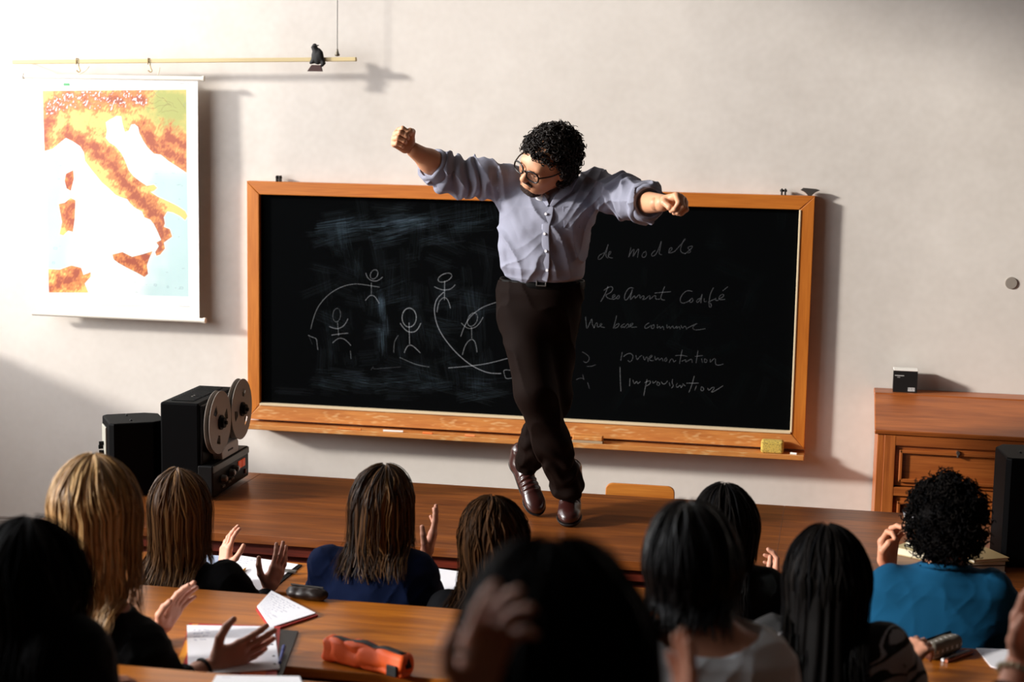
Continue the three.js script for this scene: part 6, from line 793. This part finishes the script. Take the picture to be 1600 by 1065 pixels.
  { // patterned case with pens, held by the student in the patterned top
    const c = onY(1468, 1022, y2), X = iv(0.75, 0.45, -0.6); X.y = 0; X.normalize(); const Z = V(-X.z, 0, X.x), o = V(c.x, y2, c.z), t = thing('pencil_case', 'grey-brown pencil case with a white cross pattern and a dark zip', 'pencil case', o), L = 0.155, f = (x, y, z) => { const e = 0.02, qx = Math.abs(x) - L / 2 + e, qy = Math.abs(y - 0.026) - 0.025 + e, qz = Math.abs(z) - 0.033 + e; return Math.hypot(Math.max(qx, 0), Math.max(qy, 0), Math.max(qz, 0)) + Math.min(Math.max(qx, qy, qz), 0) - e - 0.002 * N3(x * 25, y * 25, z * 25); };
    const pm = new THREE.MeshStandardMaterial({ roughness: 0.8, map: dataTex(128, 128, (u, v) => { const w = (u * 3 + (Math.floor(v * 3) % 2) * 0.5) % 1 - 0.5, s = (v * 3) % 1 - 0.5, a = Math.abs(Math.abs(w) - Math.abs(s)), on = Math.hypot(w, s) < 0.3 && (a < 0.07 || Math.hypot(w, s) < 0.1); return on ? [226, 224, 218] : [112, 104, 92]; }, true, [14, 14]) });
    const g = meshSDF(f, V(-0.1, -0.01, -0.05), V(0.1, 0.07, 0.05), 0.0035); const p = g.attributes.position, uv = g.attributes.uv; for (let i = 0; i < p.count; i++) uv.setXY(i, p.getX(i), p.getZ(i) + p.getY(i)); part('pouch', frameGeo(g, o, X, V(0, 1, 0), Z), pm, t); part('zip', frameGeo(merge([cyl(V(-L / 2 + 0.01, 0.05, -0.012), V(L / 2 - 0.01, 0.05, -0.012), 0.004)]), o, X, V(0, 1, 0), Z), M.black, t);
    for (const [dz, m, lb] of [[0.043, phys('#c9cbd0', 0.3), 'silver pen with a black clip beside the patterned pencil case'], [0.056, phys('#9a4a22', 0.4), 'reddish-brown pencil beside the patterned pencil case']]) { const A = o.clone().addScaledVector(Z, dz).addScaledVector(X, -0.05).setY(y2 + 0.0055), Bp = A.clone().addScaledVector(X, 0.13), pn = thing('pen', lb, 'pen', A); part('barrel', cyl(A, Bp, 0.005, 0.0045, 12), m, pn); part('clip', cyl(A.clone().addScaledVector(X, 0.01).setY(y2 + 0.011), A.clone().addScaledVector(X, 0.04).setY(y2 + 0.0115), 0.0014), M.black, pn); } }
  sheet('paper_sheet', [[1525, 1012], [1583, 1014], [1578, 1050], [1548, 1040]], y2, 0.002, notesMat(8, { lines: 3, x1: 0.4, y1: 0.4 }), 'white sheet with small notes on the bench desk behind the blue T-shirt', 'paper');
  sheet('paper_sheet', [[338, 1054], [468, 1056], [480, 1090], [318, 1090]], y3, 0.003, notesMat(9, { lines: 1, x1: 0.2, y1: 0.2 }), 'white sheet of paper at the edge of the dark bench desk', 'paper');
}
// small black figure with a hat sitting on the picture rail, a red-brown case hanging below it
{
  const c = onZ(494, 93, 0.112), t = thing('figurine', 'small black figure in a hat sitting on the wall rail', 'figurine', V(c.x, c.y - 0.055, 0.112)), s = 1 / 312; // metres per photo pixel on this wall
  const q = (px, py, z = 0) => V(c.x + (px - 494) * s, c.y - (py - 93) * s, 0.118 + z), b = join([ell(q(497, 88), [0.026, 0.04, 0.016]), cone(q(493, 80), q(491, 76), 0.012, 0.011), ell(q(492, 74.5), [0.011, 0.014, 0.011]), cone(q(501, 84), q(506, 98), 0.011, 0.008), cone(q(506, 98), q(504, 102), 0.008, 0.006), cone(q(491, 86), q(489, 96), 0.009, 0.008), cone(q(489, 96), q(486, 98), 0.007, 0.006)], 0.012);
  part('body', meshSDF(b, V(c.x - 0.07, c.y - 0.06, 0.08), V(c.x + 0.07, c.y + 0.1, 0.16), 0.003), mat('#0a0707', 0.7), t);
  const hb = join([ell(q(492.5, 73), [0.021, 0.0035, 0.017]), ell(q(492.5, 71.5), [0.0105, 0.009, 0.0105])], 0.004); const hg = meshSDF(hb, V(c.x - 0.06, c.y + 0.03, 0.08), V(c.x + 0.06, c.y + 0.1, 0.16), 0.0022); hg.translate(-c.x, -q(492, 73).y, 0); hg.rotateZ(0.28); hg.translate(c.x, q(492, 73).y, 0); part('hat', hg, mat('#090606', 0.7), t);
  const sh = new THREE.Shape([[481.5, 110.5], [488, 101.5], [502, 101.5], [504.5, 110.5]].map(p => { const v = q(...p); return new THREE.Vector2(v.x, v.y); })), g = new THREE.ExtrudeGeometry(sh, { depth: 0.012, bevelSize: 0.001, bevelThickness: 0.001, bevelSegments: 1 }); g.translate(0, 0, 0.113); part('case', g, mat('#3a1610', 0.6), t, 'dark red-brown case');
}
{ const p = onZ(1580, 442, 0.004); single('wall_mark', cyl(V(p.x, p.y, 0), V(p.x, p.y, 0.006), 0.028, 0.026, 28), mat('#90877d', 0.95), 'round grey disc standing in for a faint smudge on the wall above the wooden cabinet', 'wall mark'); }  // thin disc added in place of a faint grey smudge on the wall
console.log('props ok');
scene.traverse(o => { if (o.isMesh) o.castShadow = o.receiveShadow = true; });
renderer.render(scene, camera);
